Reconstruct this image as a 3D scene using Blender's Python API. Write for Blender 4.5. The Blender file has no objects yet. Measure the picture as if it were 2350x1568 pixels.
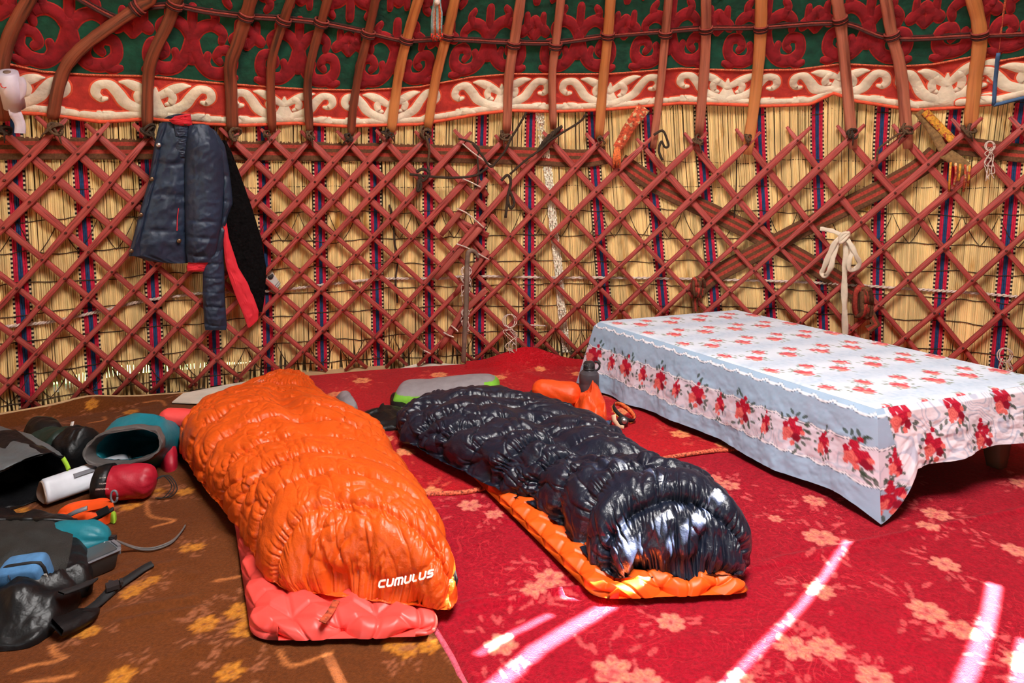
import bpy, math, random
import numpy as np
from mathutils import Vector
from mathutils.bvhtree import BVHTree

random.seed(7)
RNG = np.random.default_rng(11)
SC = bpy.context.scene
COL = SC.collection
PI = math.pi

# ------------------------------------------------------------------ camera
EYE = 1.28                     # eye height, metres
FPX, PX0, PY0 = 1530.0, 1175.0, 400.0   # focal length and level point of the 2350x1568 frame
cam_d = bpy.data.cameras.new('camera')
cam_d.sensor_width = 36.0
cam_d.sensor_fit = 'HORIZONTAL'
cam_d.lens = FPX / 2350.0 * 36.0
cam_d.shift_y = -(784.0 - PY0) / 2350.0
cam_d.clip_start = 0.05
cam = bpy.data.objects.new('camera', cam_d)
cam.location = (0, 0, EYE)
cam.rotation_euler = (PI / 2, 0, 0)
COL.objects.link(cam)
SC.camera = cam

# ------------------------------------------------------------------ view, sky, sun, openings
SC.view_settings.view_transform = 'Standard'
SC.view_settings.look = 'None'
SC.view_settings.gamma = 1.0
SC.view_settings.use_curve_mapping = False
SC.view_settings.exposure = 0.0
w = bpy.data.worlds.new('sky')
w.use_nodes = True
SC.world = w
bg = w.node_tree.nodes['Background']
bg.inputs['Color'].default_value = (0.80, 0.90, 1.0, 1)
bg.inputs['Strength'].default_value = 3.0

SUN_DIR = Vector((0.72, 0.0, 0.69)).normalized()      # towards the sun, on the right
sd = bpy.data.lights.new('sun', 'SUN')
sd.energy = 230.0
sd.angle = math.radians(0.28)
sd.color = (1.0, 0.95, 0.86)
sun = bpy.data.objects.new('sun', sd)
sun.rotation_euler = SUN_DIR.to_track_quat('Z', 'Y').to_euler()
COL.objects.link(sun)

CX, CY = 0.40, -0.56           # centre of the round tent
KX, KY = 0.60, 0.85            # the crown opening sits a little towards the far wall
# daylight through the crown opening
ld = bpy.data.lights.new('crown_daylight', 'AREA')
ld.shape = 'DISK'
ld.size = 1.7
ld.energy = 305.0
ld.color = (1.0, 0.97, 0.93)
lo = bpy.data.objects.new('crown_daylight', ld)
lo.location = (KX, KY, 3.98)
COL.objects.link(lo)
# daylight through the open doorway behind the camera
ld = bpy.data.lights.new('doorway_daylight', 'AREA')
ld.shape = 'RECTANGLE'
ld.size = 1.3
ld.size_y = 1.7
ld.energy = 62.0
ld.color = (0.90, 0.95, 1.0)
DOOR_A = math.radians(217)
lo = bpy.data.objects.new('doorway_daylight', ld)
lo.location = (CX + 5.0 * math.sin(DOOR_A), CY + 5.0 * math.cos(DOOR_A), 0.95)
lo.rotation_euler = (Vector(lo.location) - Vector((CX, CY, 0.85))).to_track_quat('Z', 'Y').to_euler()
COL.objects.link(lo)

# ------------------------------------------------------------------ helpers: places
RPROF = [(-0.5, 5.14), (0.0, 5.10), (0.9, 5.01), (1.30, 4.97), (1.55, 4.92), (1.80, 4.80), (2.10, 4.56), (2.50, 4.14), (3.20, 2.85), (3.95, 0.95), (4.4, 0.02)]
RZ = np.array([p[0] for p in RPROF]); RR = np.array([p[1] for p in RPROF])
def rad(z): return float(np.interp(z, RZ, RR))
def radv(z): return np.interp(z, RZ, RR)
def ray(px, py): return ((px - PX0) / FPX, 1.0, -(py - PY0) / FPX)
def ground(px, py, z=0.0):
    Y = (EYE - z) * FPX / (py - PY0)
    return Vector(((px - PX0) / FPX * Y, Y, z))
def at_depth(px, py, Y):
    d = ray(px, py)
    return Vector((d[0] * Y, Y, EYE + d[2] * Y))
def wall(px, py, off=0.0):
    d = ray(px, py); lo_, hi_ = 0.5, 7.0
    for _ in range(40):
        m = 0.5 * (lo_ + hi_)
        if math.hypot(d[0] * m - CX, m - CY) < rad(EYE + d[2] * m) - off: lo_ = m
        else: hi_ = m
    return Vector((d[0] * lo_, lo_, EYE + d[2] * lo_))
def tz(p): return math.atan2(p[0] - CX, p[1] - CY), p[2]
def wallp(px, py, off=0.0): return tz(wall(px, py, off))
def onwall(th, z, off=0.0):
    r = rad(z) - off
    return Vector((CX + r * math.sin(th), CY + r * math.cos(th), z))
def inward(p):
    v = Vector((CX - p[0], CY - p[1], 0)); return v.normalized()
def lin(c):
    return tuple((x / 255 / 12.92) if x / 255 <= 0.04045 else ((x / 255 + 0.055) / 1.055) ** 2.4 for x in c)

# ------------------------------------------------------------------ helpers: noise
def _h(ix, iy, s):
    n = (ix * 374761393 + iy * 668265263 + s * 974634777) & 0xffffffff
    n = ((n ^ (n >> 13)) * 1274126177) & 0xffffffff
    return ((n ^ (n >> 16)) & 0xffff) / 65535.0
def vn(x, y, s=0):
    x = np.asarray(x, float); y = np.asarray(y, float)
    ix = np.floor(x).astype(np.int64); iy = np.floor(y).astype(np.int64)
    fx = x - ix; fy = y - iy
    fx = fx * fx * fx * (fx * (fx * 6 - 15) + 10); fy = fy * fy * fy * (fy * (fy * 6 - 15) + 10)
    a = _h(ix, iy, s); b = _h(ix + 1, iy, s); c = _h(ix, iy + 1, s); d = _h(ix + 1, iy + 1, s)
    return (a + (b - a) * fx) * (1 - fy) + (c + (d - c) * fx) * fy
def fbm(x, y, s=0, o=3):
    t = 0; a = 0.5; f = 1.0
    for k in range(o):
        t = t + a * (vn(np.asarray(x) * f, np.asarray(y) * f, s + k * 17) * 2 - 1); a *= 0.5; f *= 2.03
    return t
def ridge(x, y, s=0): return 1 - np.abs(vn(x, y, s) * 2 - 1)

# ------------------------------------------------------------------ helpers: meshes
def link(o, parent=None):
    COL.objects.link(o)
    if parent is not None:
        o.parent = parent
        o.matrix_parent_inverse = parent.matrix_world.inverted() if False else __import__('mathutils').Matrix.Translation(-Vector(parent.location))
    return o
def mesh_np(name, V, Q, mats, smooth=True, fmat=None, col=None):
    V = np.asarray(V, np.float32).reshape(-1, 3); Q = np.asarray(Q, np.int32)
    me = bpy.data.meshes.new(name)
    me.vertices.add(len(V)); me.vertices.foreach_set('co', V.ravel())
    k = Q.shape[1]
    me.loops.add(Q.size); me.loops.foreach_set('vertex_index', Q.ravel())
    me.polygons.add(len(Q)); me.polygons.foreach_set('loop_start', np.arange(0, Q.size, k, dtype=np.int32))
    me.update(calc_edges=True)
    if smooth: me.polygons.foreach_set('use_smooth', np.ones(len(Q), bool))
    for m in (mats if isinstance(mats, (list, tuple)) else [mats]): me.materials.append(m)
    if fmat is not None: me.polygons.foreach_set('material_index', np.asarray(fmat, np.int32))
    if col is not None:
        a = me.color_attributes.new('Col', 'FLOAT_COLOR', 'POINT')
        c = np.ones((len(V), 4), np.float32); c[:, :3] = np.asarray(col, np.float32).reshape(-1, 3)
        a.data.foreach_set('color', c.ravel())
    me.validate()
    return me
def gridq(n, m, cu=False, cv=False):
    i = np.arange(n if cu else n - 1); j = np.arange(m if cv else m - 1)
    I, J = np.meshgrid(i, j, indexing='ij'); I2 = (I + 1) % n; J2 = (J + 1) % m
    return np.stack([I * m + J, I2 * m + J, I2 * m + J2, I * m + J2], -1).reshape(-1, 4)
def grid_obj(name, P, mat, parent=None, cu=False, cv=False, col=None, mask=None, fmat=None):
    n, m = P.shape[:2]; Q = gridq(n, m, cu, cv)
    if mask is not None: Q = Q[mask.ravel()]
    me = mesh_np(name, P, Q, mat, True, fmat, col)
    return link(bpy.data.objects.new(name, me), parent)

class MB:
    """collects shapes, builds one mesh object"""
    def __init__(s): s.v = []; s.f = []; s.m = []; s.g = {}
    def add(s, vs, fs, mi=0):
        b = len(s.v); s.v += [tuple(p) for p in vs]
        s.f += [tuple(b + i for i in f) for f in fs]; s.m += [mi] * len(fs)
    def box(s, c, sx, sy, sz, ax=None, mi=0):
        c = Vector(c); X, Y, Z = ax if ax else (Vector((1, 0, 0)), Vector((0, 1, 0)), Vector((0, 0, 1)))
        vs = [c + X * (sx / 2 * a) + Y * (sy / 2 * b) + Z * (sz / 2 * d) for a in (-1, 1) for b in (-1, 1) for d in (-1, 1)]
        s.add(vs, [(0, 1, 3, 2), (4, 6, 7, 5), (0, 4, 5, 1), (2, 3, 7, 6), (0, 2, 6, 4), (1, 5, 7, 3)], mi)
    def rings(s, R, closed=True, cap=True, mi=0):
        n, k = len(R), len(R[0]); vs = [p for r in R for p in r]; fs = []
        for i in range(n - 1):
            for j in range(k if closed else k - 1):
                fs.append((i * k + j, i * k + (j + 1) % k, (i + 1) * k + (j + 1) % k, (i + 1) * k + j))
        if cap and closed: fs += [tuple(range(k - 1, -1, -1)), tuple((n - 1) * k + j for j in range(k))]
        s.add(vs, fs, mi)
    def tube(s, path, r, k=6, wide=None, nrm=None, mi=0, cap=True):
        """round tube; with wide and nrm (inward normal per point or fn) a flattened bar"""
        path = [Vector(p) for p in path]; R = []; up = None
        for i, p in enumerate(path):
            t = (path[min(i + 1, len(path) - 1)] - path[max(i - 1, 0)])
            t = t.normalized() if t.length > 1e-9 else Vector((0, 0, 1))
            if nrm is not None: nn = Vector(nrm(p) if callable(nrm) else nrm)
            else:
                if up is None: up = Vector((0, 0, 1)) if abs(t.z) < 0.9 else Vector((1, 0, 0))
                nn = up
            nn = (nn - t * nn.dot(t))
            nn = nn.normalized() if nn.length > 1e-6 else t.orthogonal().normalized()
            up = nn; b = t.cross(nn)
            ri = r[i] if isinstance(r, (list, tuple)) else r
            wi = ri if wide is None else (wide[i] if isinstance(wide, (list, tuple)) else wide)
            ring = []
            for j in range(k):
                a = 2 * PI * (j + 0.5) / k; ca, sa = math.cos(a), math.sin(a)
                if wide is not None:
                    ca = math.copysign(abs(ca) ** 0.55, ca); sa = math.copysign(abs(sa) ** 0.75, sa)
                ring.append(p + b * (wi * ca) + nn * (ri * sa))
            R.append(ring)
        if wide is not None:      # wood grain coordinates: across, along
            b0 = len(s.v); al = 0.0
            for i, r_ in enumerate(R):
                if i: al += (path[i] - path[i - 1]).length
                wi = wide[i] if isinstance(wide, (list, tuple)) else wide
                for j in range(k):
                    ca = math.cos(2 * PI * (j + 0.5) / k); s.g[b0 + i * k + j] = (wi * math.copysign(abs(ca) ** 0.55, ca) + 0.5 * (math.sin(2 * PI * (j + 0.5) / k) < 0), al, b0 * 0.1 + path[0].x * 7)
        s.rings(R, True, cap, mi)
    def ribbon(s, path, width, nrm, strips=1, thick=0.003, mats=None):
        """flat woven strip along path, split across into strips with their own material"""
        path = [Vector(p) for p in path]; rows = []
        for i, p in enumerate(path):
            t = (path[min(i + 1, len(path) - 1)] - path[max(i - 1, 0)]).normalized()
            nn = Vector(nrm(p) if callable(nrm) else nrm); nn = (nn - t * nn.dot(t)).normalized(); b = t.cross(nn)
            wi = width[i] if isinstance(width, (list, tuple)) else width
            rows.append([p + nn * thick + b * (wi * (j / strips - 0.5)) for j in range(strips + 1)] +
                        [p - nn * thick + b * (wi * (0.5 - j / strips)) for j in range(strips + 1)])
        k = 2 * strips + 2; b0 = len(s.v); s.v += [tuple(p) for r in rows for p in r]
        for i in range(len(rows) - 1):
            for j in range(k):
                s.f.append((b0 + i * k + j, b0 + i * k + (j + 1) % k, b0 + (i + 1) * k + (j + 1) % k, b0 + (i + 1) * k + j))
                q = j if j < strips else (2 * strips - j if j <= 2 * strips else 0)
                q = max(0, min(strips - 1, q)); s.m.append(mats[q] if mats else 0)
    def lathe(s, prof, c, k=24, mi=0, ax=None):
        c = Vector(c); X, Y, Z = ax if ax else (Vector((1, 0, 0)), Vector((0, 1, 0)), Vector((0, 0, 1)))
        R = [[c + X * (r * math.cos(2 * PI * j / k)) + Y * (r * math.sin(2 * PI * j / k)) + Z * z for j in range(k)] for r, z in prof]
        s.rings(R, True, True, mi)
    def build(s, name, mats, parent=None, smooth=True):
        me = bpy.data.meshes.new(name); me.from_pydata(s.v, [], s.f)
        for m in (mats if isinstance(mats, (list, tuple)) else [mats]): me.materials.append(m)
        if any(s.m): me.polygons.foreach_set('material_index', np.array(s.m, np.int32))
        if smooth: me.polygons.foreach_set('use_smooth', np.ones(len(s.f), bool))
        if s.g:
            ga = me.attributes.new('Grain', 'FLOAT_VECTOR', 'POINT'); gv = np.zeros((len(s.v), 3), np.float32)
            for q, t in s.g.items(): gv[q] = t
            ga.data.foreach_set('vector', gv.ravel())
        me.update()
        return link(bpy.data.objects.new(name, me), parent)
def tag(o, label=None, cat=None, group=None, kind=None):
    if label: o['label'] = label
    if cat: o['category'] = cat
    if group: o['group'] = group
    if kind: o['kind'] = kind
    return o
def thing(name, loc, label, cat, group=None):
    o = bpy.data.objects.new(name, None); o.location = loc; o.empty_display_size = 0.1
    COL.objects.link(o); return tag(o, label, cat, group)
def spline(pts, n=8):
    """Catmull-Rom through points of any dimension"""
    P = [np.array(p, float) for p in pts]
    P = [2 * P[0] - P[1]] + P + [2 * P[-1] - P[-2]]; out = []
    for i in range(1, len(P) - 2):
        for k in range(n):
            t = k / n; a, b, c, d = P[i - 1], P[i], P[i + 1], P[i + 2]
            out.append(0.5 * (2 * b + (c - a) * t + (2 * a - 5 * b + 4 * c - d) * t * t + (3 * b - a - 3 * c + d) * t ** 3))
    out.append(P[-2]); return out
def autosharp(o, deg=35):
    me = o.data
    try: me.set_sharp_from_angle(angle=math.radians(deg))
    except Exception: pass
    return o

# ------------------------------------------------------------------ helpers: materials
def mat(name, rgb, rough=0.75, var=0.12, vscale=12.0, bump=0.0, bscale=60.0, bdist=0.002, sheen=0.0, spec=0.5, stretch=None,
        attr=None, metal=0.0, island=0.0, alpha=1.0, trans=0.0, coat=0.0, wave=None, col2=None, c2scale=6.0, c2at=(0.5, 0.6), bump2=None, grain=False):
    m = bpy.data.materials.new(name); m.use_nodes = True
    nt = m.node_tree; N = nt.nodes; L = nt.links; b = N['Principled BSDF']
    tc = N.new('ShaderNodeTexCoord'); mp = N.new('ShaderNodeMapping'); L.new(tc.outputs['Object'], mp.inputs['Vector'])
    if stretch: mp.inputs['Scale'].default_value = stretch
    if grain:
        ga = N.new('ShaderNodeAttribute'); ga.attribute_name = 'Grain'; L.new(ga.outputs['Vector'], mp.inputs['Vector']); mp.inputs['Scale'].default_value = (1, 0.045, 1)
    src = None; c = lin(rgb)
    if attr:
        a = N.new('ShaderNodeAttribute'); a.attribute_name = attr; src = a.outputs['Color']
    else:
        r = N.new('ShaderNodeRGB'); r.outputs[0].default_value = (*c, 1); src = r.outputs[0]
    if col2:
        nz = N.new('ShaderNodeTexNoise'); nz.inputs['Scale'].default_value = c2scale; nz.inputs['Detail'].default_value = 4
        L.new(mp.outputs[0], nz.inputs['Vector'])
        mr = N.new('ShaderNodeMapRange'); mr.inputs['From Min'].default_value = c2at[0]; mr.inputs['From Max'].default_value = c2at[1]
        L.new(nz.outputs['Fac'], mr.inputs['Value'])
        mx = N.new('ShaderNodeMix'); mx.data_type = 'RGBA'; L.new(mr.outputs[0], mx.inputs['Factor'])
        L.new(src, mx.inputs['A']); mx.inputs['B'].default_value = (*lin(col2), 1); src = mx.outputs['Result']
    if var > 0:
        nz = N.new('ShaderNodeTexNoise'); nz.inputs['Scale'].default_value = vscale; nz.inputs['Detail'].default_value = 5
        L.new(mp.outputs[0], nz.inputs['Vector'])
        mr = N.new('ShaderNodeMapRange'); mr.inputs['From Min'].default_value = 0.25; mr.inputs['From Max'].default_value = 0.75
        mr.inputs['To Min'].default_value = 1 - var * 1.6; mr.inputs['To Max'].default_value = 1 + var * 1.6
        L.new(nz.outputs['Fac'], mr.inputs['Value'])
        vm = N.new('ShaderNodeVectorMath'); vm.operation = 'SCALE'; L.new(src, vm.inputs[0]); L.new(mr.outputs[0], vm.inputs['Scale']); src = vm.outputs[0]
    if island > 0:
        g = N.new('ShaderNodeNewGeometry')
        mr = N.new('ShaderNodeMapRange'); mr.inputs['To Min'].default_value = 1 - island; mr.inputs['To Max'].default_value = 1 + island
        L.new(g.outputs['Random Per Island'], mr.inputs['Value'])
        vm = N.new('ShaderNodeVectorMath'); vm.operation = 'SCALE'; L.new(src, vm.inputs[0]); L.new(mr.outputs[0], vm.inputs['Scale']); src = vm.outputs[0]
    L.new(src, b.inputs['Base Color'])
    b.inputs['Roughness'].default_value = rough; b.inputs['Metallic'].default_value = metal
    b.inputs['Specular IOR Level'].default_value = spec
    if sheen > 0: b.inputs['Sheen Weight'].default_value = sheen; b.inputs['Sheen Roughness'].default_value = 0.4
    if coat > 0: b.inputs['Coat Weight'].default_value = coat
    if trans > 0: b.inputs['Transmission Weight'].default_value = trans
    if alpha < 1: b.inputs['Alpha'].default_value = alpha
    if bump > 0:
        nz = N.new('ShaderNodeTexNoise'); nz.inputs['Scale'].default_value = bscale; nz.inputs['Detail'].default_value = 3
        L.new(mp.outputs[0], nz.inputs['Vector']); hs = nz.outputs['Fac']
        if wave:
            wv = N.new('ShaderNodeTexWave'); wv.inputs['Scale'].default_value = wave; wv.inputs['Distortion'].default_value = 1.5
            L.new(tc.outputs['Object'], wv.inputs['Vector'])
            ad = N.new('ShaderNodeMath'); ad.operation = 'ADD'; L.new(hs, ad.inputs[0]); L.new(wv.outputs['Fac'], ad.inputs[1]); hs = ad.outputs[0]
        bp = N.new('ShaderNodeBump'); bp.inputs['Strength'].default_value = bump; bp.inputs['Distance'].default_value = bdist
        L.new(hs, bp.inputs['Height']); last = bp
        if bump2:
            n2 = N.new('ShaderNodeTexNoise'); n2.inputs['Scale'].default_value = bump2[0]; n2.inputs['Detail'].default_value = 4; n2.inputs['Distortion'].default_value = 1.2
            L.new(mp.outputs[0], n2.inputs['Vector'])
            b2 = N.new('ShaderNodeBump'); b2.inputs['Strength'].default_value = bump2[1]; b2.inputs['Distance'].default_value = bump2[2]
            L.new(n2.outputs['Fac'], b2.inputs['Height']); L.new(bp.outputs[0], b2.inputs['Normal']); last = b2
        L.new(last.outputs[0], b.inputs['Normal'])
    return m
def brocade(m, rgb, scale, width=0.02, amount=0.55):
    """tone-on-tone scroll lines woven in a carpet: contour lines of a noise"""
    nt = m.node_tree; N = nt.nodes; L = nt.links; b = N['Principled BSDF']
    src = b.inputs['Base Color'].links[0].from_socket
    tc = N.new('ShaderNodeTexCoord')
    nz = N.new('ShaderNodeTexNoise'); nz.inputs['Scale'].default_value = scale; nz.inputs['Detail'].default_value = 1.5; nz.inputs['Distortion'].default_value = 1.6
    L.new(tc.outputs['Object'], nz.inputs['Vector'])
    s = N.new('ShaderNodeMath'); s.operation = 'MULTIPLY'; s.inputs[1].default_value = 7.0; L.new(nz.outputs['Fac'], s.inputs[0])
    f = N.new('ShaderNodeMath'); f.operation = 'PINGPONG'; f.inputs[1].default_value = 0.5; L.new(s.outputs[0], f.inputs[0])
    mr = N.new('ShaderNodeMapRange'); mr.inputs['From Min'].default_value = 0.03 + width; mr.inputs['From Max'].default_value = 0.03
    mr.inputs['To Max'].default_value = amount; L.new(f.outputs[0], mr.inputs['Value'])
    # only in loose patches
    n2 = N.new('ShaderNodeTexNoise'); n2.inputs['Scale'].default_value = 3.0; L.new(tc.outputs['Object'], n2.inputs['Vector'])
    m2 = N.new('ShaderNodeMapRange'); m2.inputs['From Min'].default_value = 0.40; m2.inputs['From Max'].default_value = 0.6; L.new(n2.outputs['Fac'], m2.inputs['Value'])
    mu = N.new('ShaderNodeMath'); mu.operation = 'MULTIPLY'; L.new(mr.outputs[0], mu.inputs[0]); L.new(m2.outputs[0], mu.inputs[1])
    mx = N.new('ShaderNodeMix'); mx.data_type = 'RGBA'; L.new(mu.outputs[0], mx.inputs['Factor']); L.new(src, mx.inputs['A'])
    mx.inputs['B'].default_value = (*lin(rgb), 1); L.new(mx.outputs['Result'], b.inputs['Base Color'])

M = {}
M['earth'] = mat('earth', (96, 74, 50), 0.95, 0.25, 8, 0.6, 40, 0.01)
M['grass'] = mat('grass', (96, 128, 58), 0.95, 0.3, 3, 0.5, 30, 0.02)
M['felt_grey'] = mat('felt_grey', (132, 112, 88), 0.95, 0.15, 6, 0.4, 60, 0.004)
M['reed'] = mat('reed', (242, 208, 144), 0.5, 0.16, 9, 0.0, island=0.22, stretch=(1, 1, 0.25), col2=(196, 142, 66), c2scale=14, c2at=(0.56, 0.74))
M['wool_red'] = mat('wool_red', (196, 22, 58), 0.9, 0.2, 60, 0.5, 200, 0.002, island=0.12)
M['wool_blue'] = mat('wool_blue', (28, 62, 104), 0.9, 0.25, 60, 0.5, 200, 0.002, island=0.2)
M['wool_black'] = mat('wool_black', (26, 20, 20), 0.9)
M['wool_cream'] = mat('wool_cream', (228, 204, 160), 0.9)
M['knit_cream'] = mat('knit_cream', (242, 230, 208), 0.9, 0.1, 40)
M['twine'] = mat('twine', (62, 42, 24), 0.9, 0.2, 80, 0.5, 300, 0.001)
M['rope_brown'] = mat('rope_brown', (92, 66, 44), 0.95, 0.35, 90, 0.9, 220, 0.003)
M['rope_dark'] = mat('rope_dark', (58, 42, 30), 0.95, 0.35, 90, 0.9, 220, 0.003)
M['rope_white'] = mat('rope_white', (214, 190, 176), 0.9, 0.15, 80, 0.8, 200, 0.003)
M['slat'] = mat('slat_red', (170, 68, 60), 0.58, 0.22, 110, 0.9, 150, 0.004, island=0.12, grain=True, col2=(112, 26, 20), c2scale=130, c2at=(0.54, 0.70))
M['peg'] = mat('peg', (86, 34, 24), 0.7)
M['slat_dull'] = mat('slat_dull', (162, 72, 60), 0.7, 0.2, 100, 0.8, 150, 0.003, grain=True)
M['pole_dark'] = mat('pole_dark', (140, 68, 44), 0.55, 0.25, 60, 0.8, 110, 0.005, grain=True, col2=(76, 40, 28), c2scale=48, c2at=(0.48, 0.68))
M['pole_orange'] = mat('pole_orange', (216, 138, 78), 0.5, 0.14, 40, 0.5, 110, 0.003, grain=True, col2=(158, 82, 42), c2scale=40, c2at=(0.5, 0.7))
M['pole_pink'] = mat('pole_pink', (190, 112, 86), 0.55, 0.18, 50, 0.7, 110, 0.004, grain=True, col2=(128, 62, 44), c2scale=45, c2at=(0.5, 0.7))
M['felt_green'] = mat('felt_green', (12, 74, 54), 0.95, 0.3, 18, 0.7, 35, 0.008, sheen=0.15)
M['felt_red'] = mat('felt_red', (142, 12, 24), 0.95, 0.25, 20, 0.7, 40, 0.006, sheen=0.1)
M['felt_line'] = mat('felt_line', (176, 36, 32), 0.9, 0.2, 60)
M['felt_border'] = mat('felt_border', (186, 50, 40), 0.95, 0.18, 20, 0.7, 45, 0.006, sheen=0.1)
M['felt_white'] = mat('felt_white', (232, 214, 188), 0.95, 0.12, 14, 0.7, 45, 0.006)
M['felt_edge'] = mat('felt_edge', (226, 84, 52), 0.85, 0.15, 40, 0.4, 120, 0.002)
M['blue_edge'] = mat('blue_edge', (62, 92, 130), 0.85, 0.15, 40, 0.4, 120, 0.002)
M['braid'] = mat('braid', (204, 96, 64), 0.9, 0.5, 160, 0.5, 200, 0.002)
M['band_brown'] = mat('band_brown', (98, 60, 34), 0.95, 0.25, 90, 0.8, 160, 0.002)
M['band_red'] = mat('band_red', (166, 56, 42), 0.95, 0.25, 90, 0.8, 160, 0.002)
M['strap_dark'] = mat('strap_dark', (66, 26, 22), 0.9, 0.2, 80, 0.6, 180, 0.002)
M['strap_red'] = mat('strap_red', (140, 52, 40), 0.9, 0.25, 90, 0.6, 180, 0.002)
M['cream_cloth'] = mat('cream_cloth', (224, 204, 180), 0.9, 0.08, 20, 0.5, 120, 0.002)
M['stick'] = mat('stick', (120, 98, 84), 0.75, 0.25, 20, 0.6, 60, 0.003)
M['cardboard'] = mat('cardboard', (186, 150, 110), 0.9, 0.08, 10)
M['sheet'] = mat('sheet', (216, 204, 188), 0.9, 0.1, 10, 0.5, 20, 0.01)
M['crown_wood'] = mat('crown_wood', (150, 60, 40), 0.6, 0.2, 10)
M['nylon_orange'] = mat('nylon_orange', (220, 84, 16), 0.40, 0.05, 9, 0.6, 42, 0.006, spec=0.5, bump2=(120, 0.4, 0.0025))
M['nylon_navy'] = mat('nylon_navy', (22, 28, 44), 0.34, 0.12, 9, 0.55, 42, 0.006, spec=0.6, bump2=(120, 0.4, 0.0025))
M['mat_coral'] = mat('mat_coral', (240, 78, 70), 0.42, 0.05, 9, 0.2, 60, 0.001)
M['mat_orange'] = mat('mat_orange', (240, 92, 18), 0.45, 0.05, 9, 0.2, 60, 0.001)
M['white_print'] = mat('white_print', (236, 226, 214), 0.6, 0.05)
M['black_web'] = mat('black_web', (22, 22, 24), 0.75, 0.2, 60, 0.5, 200, 0.001)
M['black_nylon'] = mat('black_nylon', (15, 15, 17), 0.45, 0.25, 8, 0.6, 26, 0.010, spec=0.4)
M['mesh_black'] = mat('mesh_black', (32, 31, 28), 0.8, 0.35, 220, 0.8, 260, 0.002)
M['grey_nylon'] = mat('grey_nylon', (84, 88, 90), 0.6, 0.18, 8, 0.5, 30, 0.006)
M['grey_lining'] = mat('grey_lining', (92, 86, 84), 0.55, 0.15, 10, 0.5, 40, 0.004)
M['teal'] = mat('teal', (14, 116, 132), 0.5, 0.15, 8, 0.5, 35, 0.006)
M['dark_green'] = mat('dark_green', (18, 44, 34), 0.6, 0.2, 8, 0.5, 35, 0.006)
M['red_sack'] = mat('red_sack', (176, 20, 44), 0.5, 0.15, 8, 0.5, 35, 0.006)
M['coral_cloth'] = mat('coral_cloth', (232, 70, 66), 0.6, 0.1, 8)
M['lime'] = mat('lime', (152, 196, 50), 0.6, 0.1)
M['orange_red'] = mat('orange_red', (244, 82, 24), 0.5, 0.08, 8, 0.5, 35, 0.005)
M['denim'] = mat('denim', (70, 118, 164), 0.8, 0.12, 60, 0.5, 250, 0.001)
M['bottle_white'] = mat('bottle_white', (206, 208, 216), 0.4, 0.1, 10, spec=0.5)
M['bottle_base'] = mat('bottle_base', (168, 146, 134), 0.5, 0.1, 40)
M['smoke'] = mat('smoke', (70, 66, 72), 0.32, 0.15, 14, 0.1, 30, spec=0.5)
M['cap_black'] = mat('cap_black', (40, 38, 40), 0.45, 0.1)
M['box_dark'] = mat('box_dark', (44, 40, 38), 0.3, 0.1, spec=0.5)
M['box_clear'] = mat('box_clear', (70, 76, 80), 0.15, 0.0, spec=0.6)
M['box_trim'] = mat('box_trim', (112, 112, 118), 0.4, 0.05)
M['pillow_grey'] = mat('pillow_grey', (142, 134, 138), 0.85, 0.1, 20, 0.4, 120, 0.002)
M['pillow_green'] = mat('pillow_green', (122, 186, 52), 0.8, 0.1, 20, 0.4, 120, 0.002)
M['jacket'] = mat('jacket_navy', (36, 48, 70), 0.52, 0.15, 6, 0.45, 40, 0.006, spec=0.5)
M['jacket_dark'] = mat('jacket_navy_trim', (34, 46, 66), 0.45, 0.15, 6, 0.45, 50, 0.005, spec=0.5)
M['fleece'] = mat('fleece', (14, 12, 13), 1.0, 0.5, 60, 1.0, 70, 0.012, spec=0.1)
M['lining_red'] = mat('lining_red', (224, 40, 56), 0.7, 0.08, 10, 0.5, 30, 0.006)
M['metal'] = mat('metal', (196, 190, 184), 0.3, 0.05, metal=0.9)
M['brass'] = mat('brass', (120, 92, 70), 0.4, 0.05, metal=0.8)
M['wood_table'] = mat('wood_table', (92, 60, 38), 0.6, 0.25, 8, 0.4, 30, 0.004, stretch=(1, 1, 0.2))
M['wood_pale'] = mat('wood_pale', (226, 196, 160), 0.6, 0.08, 8)
M['plastic_roll'] = mat('plastic_roll', (214, 198, 210), 0.3, 0.06, 10, 0.5, 30, 0.006, spec=0.6)
M['roll_core'] = mat('roll_core', (126, 100, 84), 0.8)
M['paper'] = mat('paper', (206, 200, 192), 0.6, 0.05)
M['ink'] = mat('ink', (40, 36, 36), 0.7, 0.3, 60)
M['cloth_print'] = mat('cloth_print', (255, 255, 255), 0.7, 0.03, 14, 0.3, 18, 0.006, attr='Col', spec=0.3)
M['carpet_red'] = mat('carpet_red', (255, 255, 255), 0.95, 0.22, 90, 0.8, 260, 0.004, attr='Col', sheen=0.10, spec=0.15)
M['carpet_brown'] = mat('carpet_brown', (255, 255, 255), 0.95, 0.2, 110, 0.8, 300, 0.004, attr='Col', sheen=0.05, spec=0.15)
brocade(M['carpet_red'], (206, 52, 60), 9.0, 0.05, 0.5)
M['edge_cord'] = mat('edge_cord', (206, 96, 66), 0.9, 0.7, 120, 0.8, 160, 0.003)
M['edge_pink'] = mat('edge_pink', (206, 84, 104), 0.9, 0.3, 120, 0.8, 160, 0.003)
M['strap_pattern'] = mat('strap_pattern', (190, 76, 44), 0.9, 0.5, 60, 0.6, 120, 0.002, col2=(210, 170, 120), c2scale=34, c2at=(0.56, 0.6))
M['strap_olive'] = mat('strap_olive', (140, 104, 62), 0.9, 0.3, 60, 0.6, 120, 0.002)
M['strap_yellow'] = mat('strap_yellow', (216, 150, 50), 0.9, 0.3, 80, 0.6, 120, 0.002, col2=(170, 60, 40), c2scale=50, c2at=(0.55, 0.6))
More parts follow.
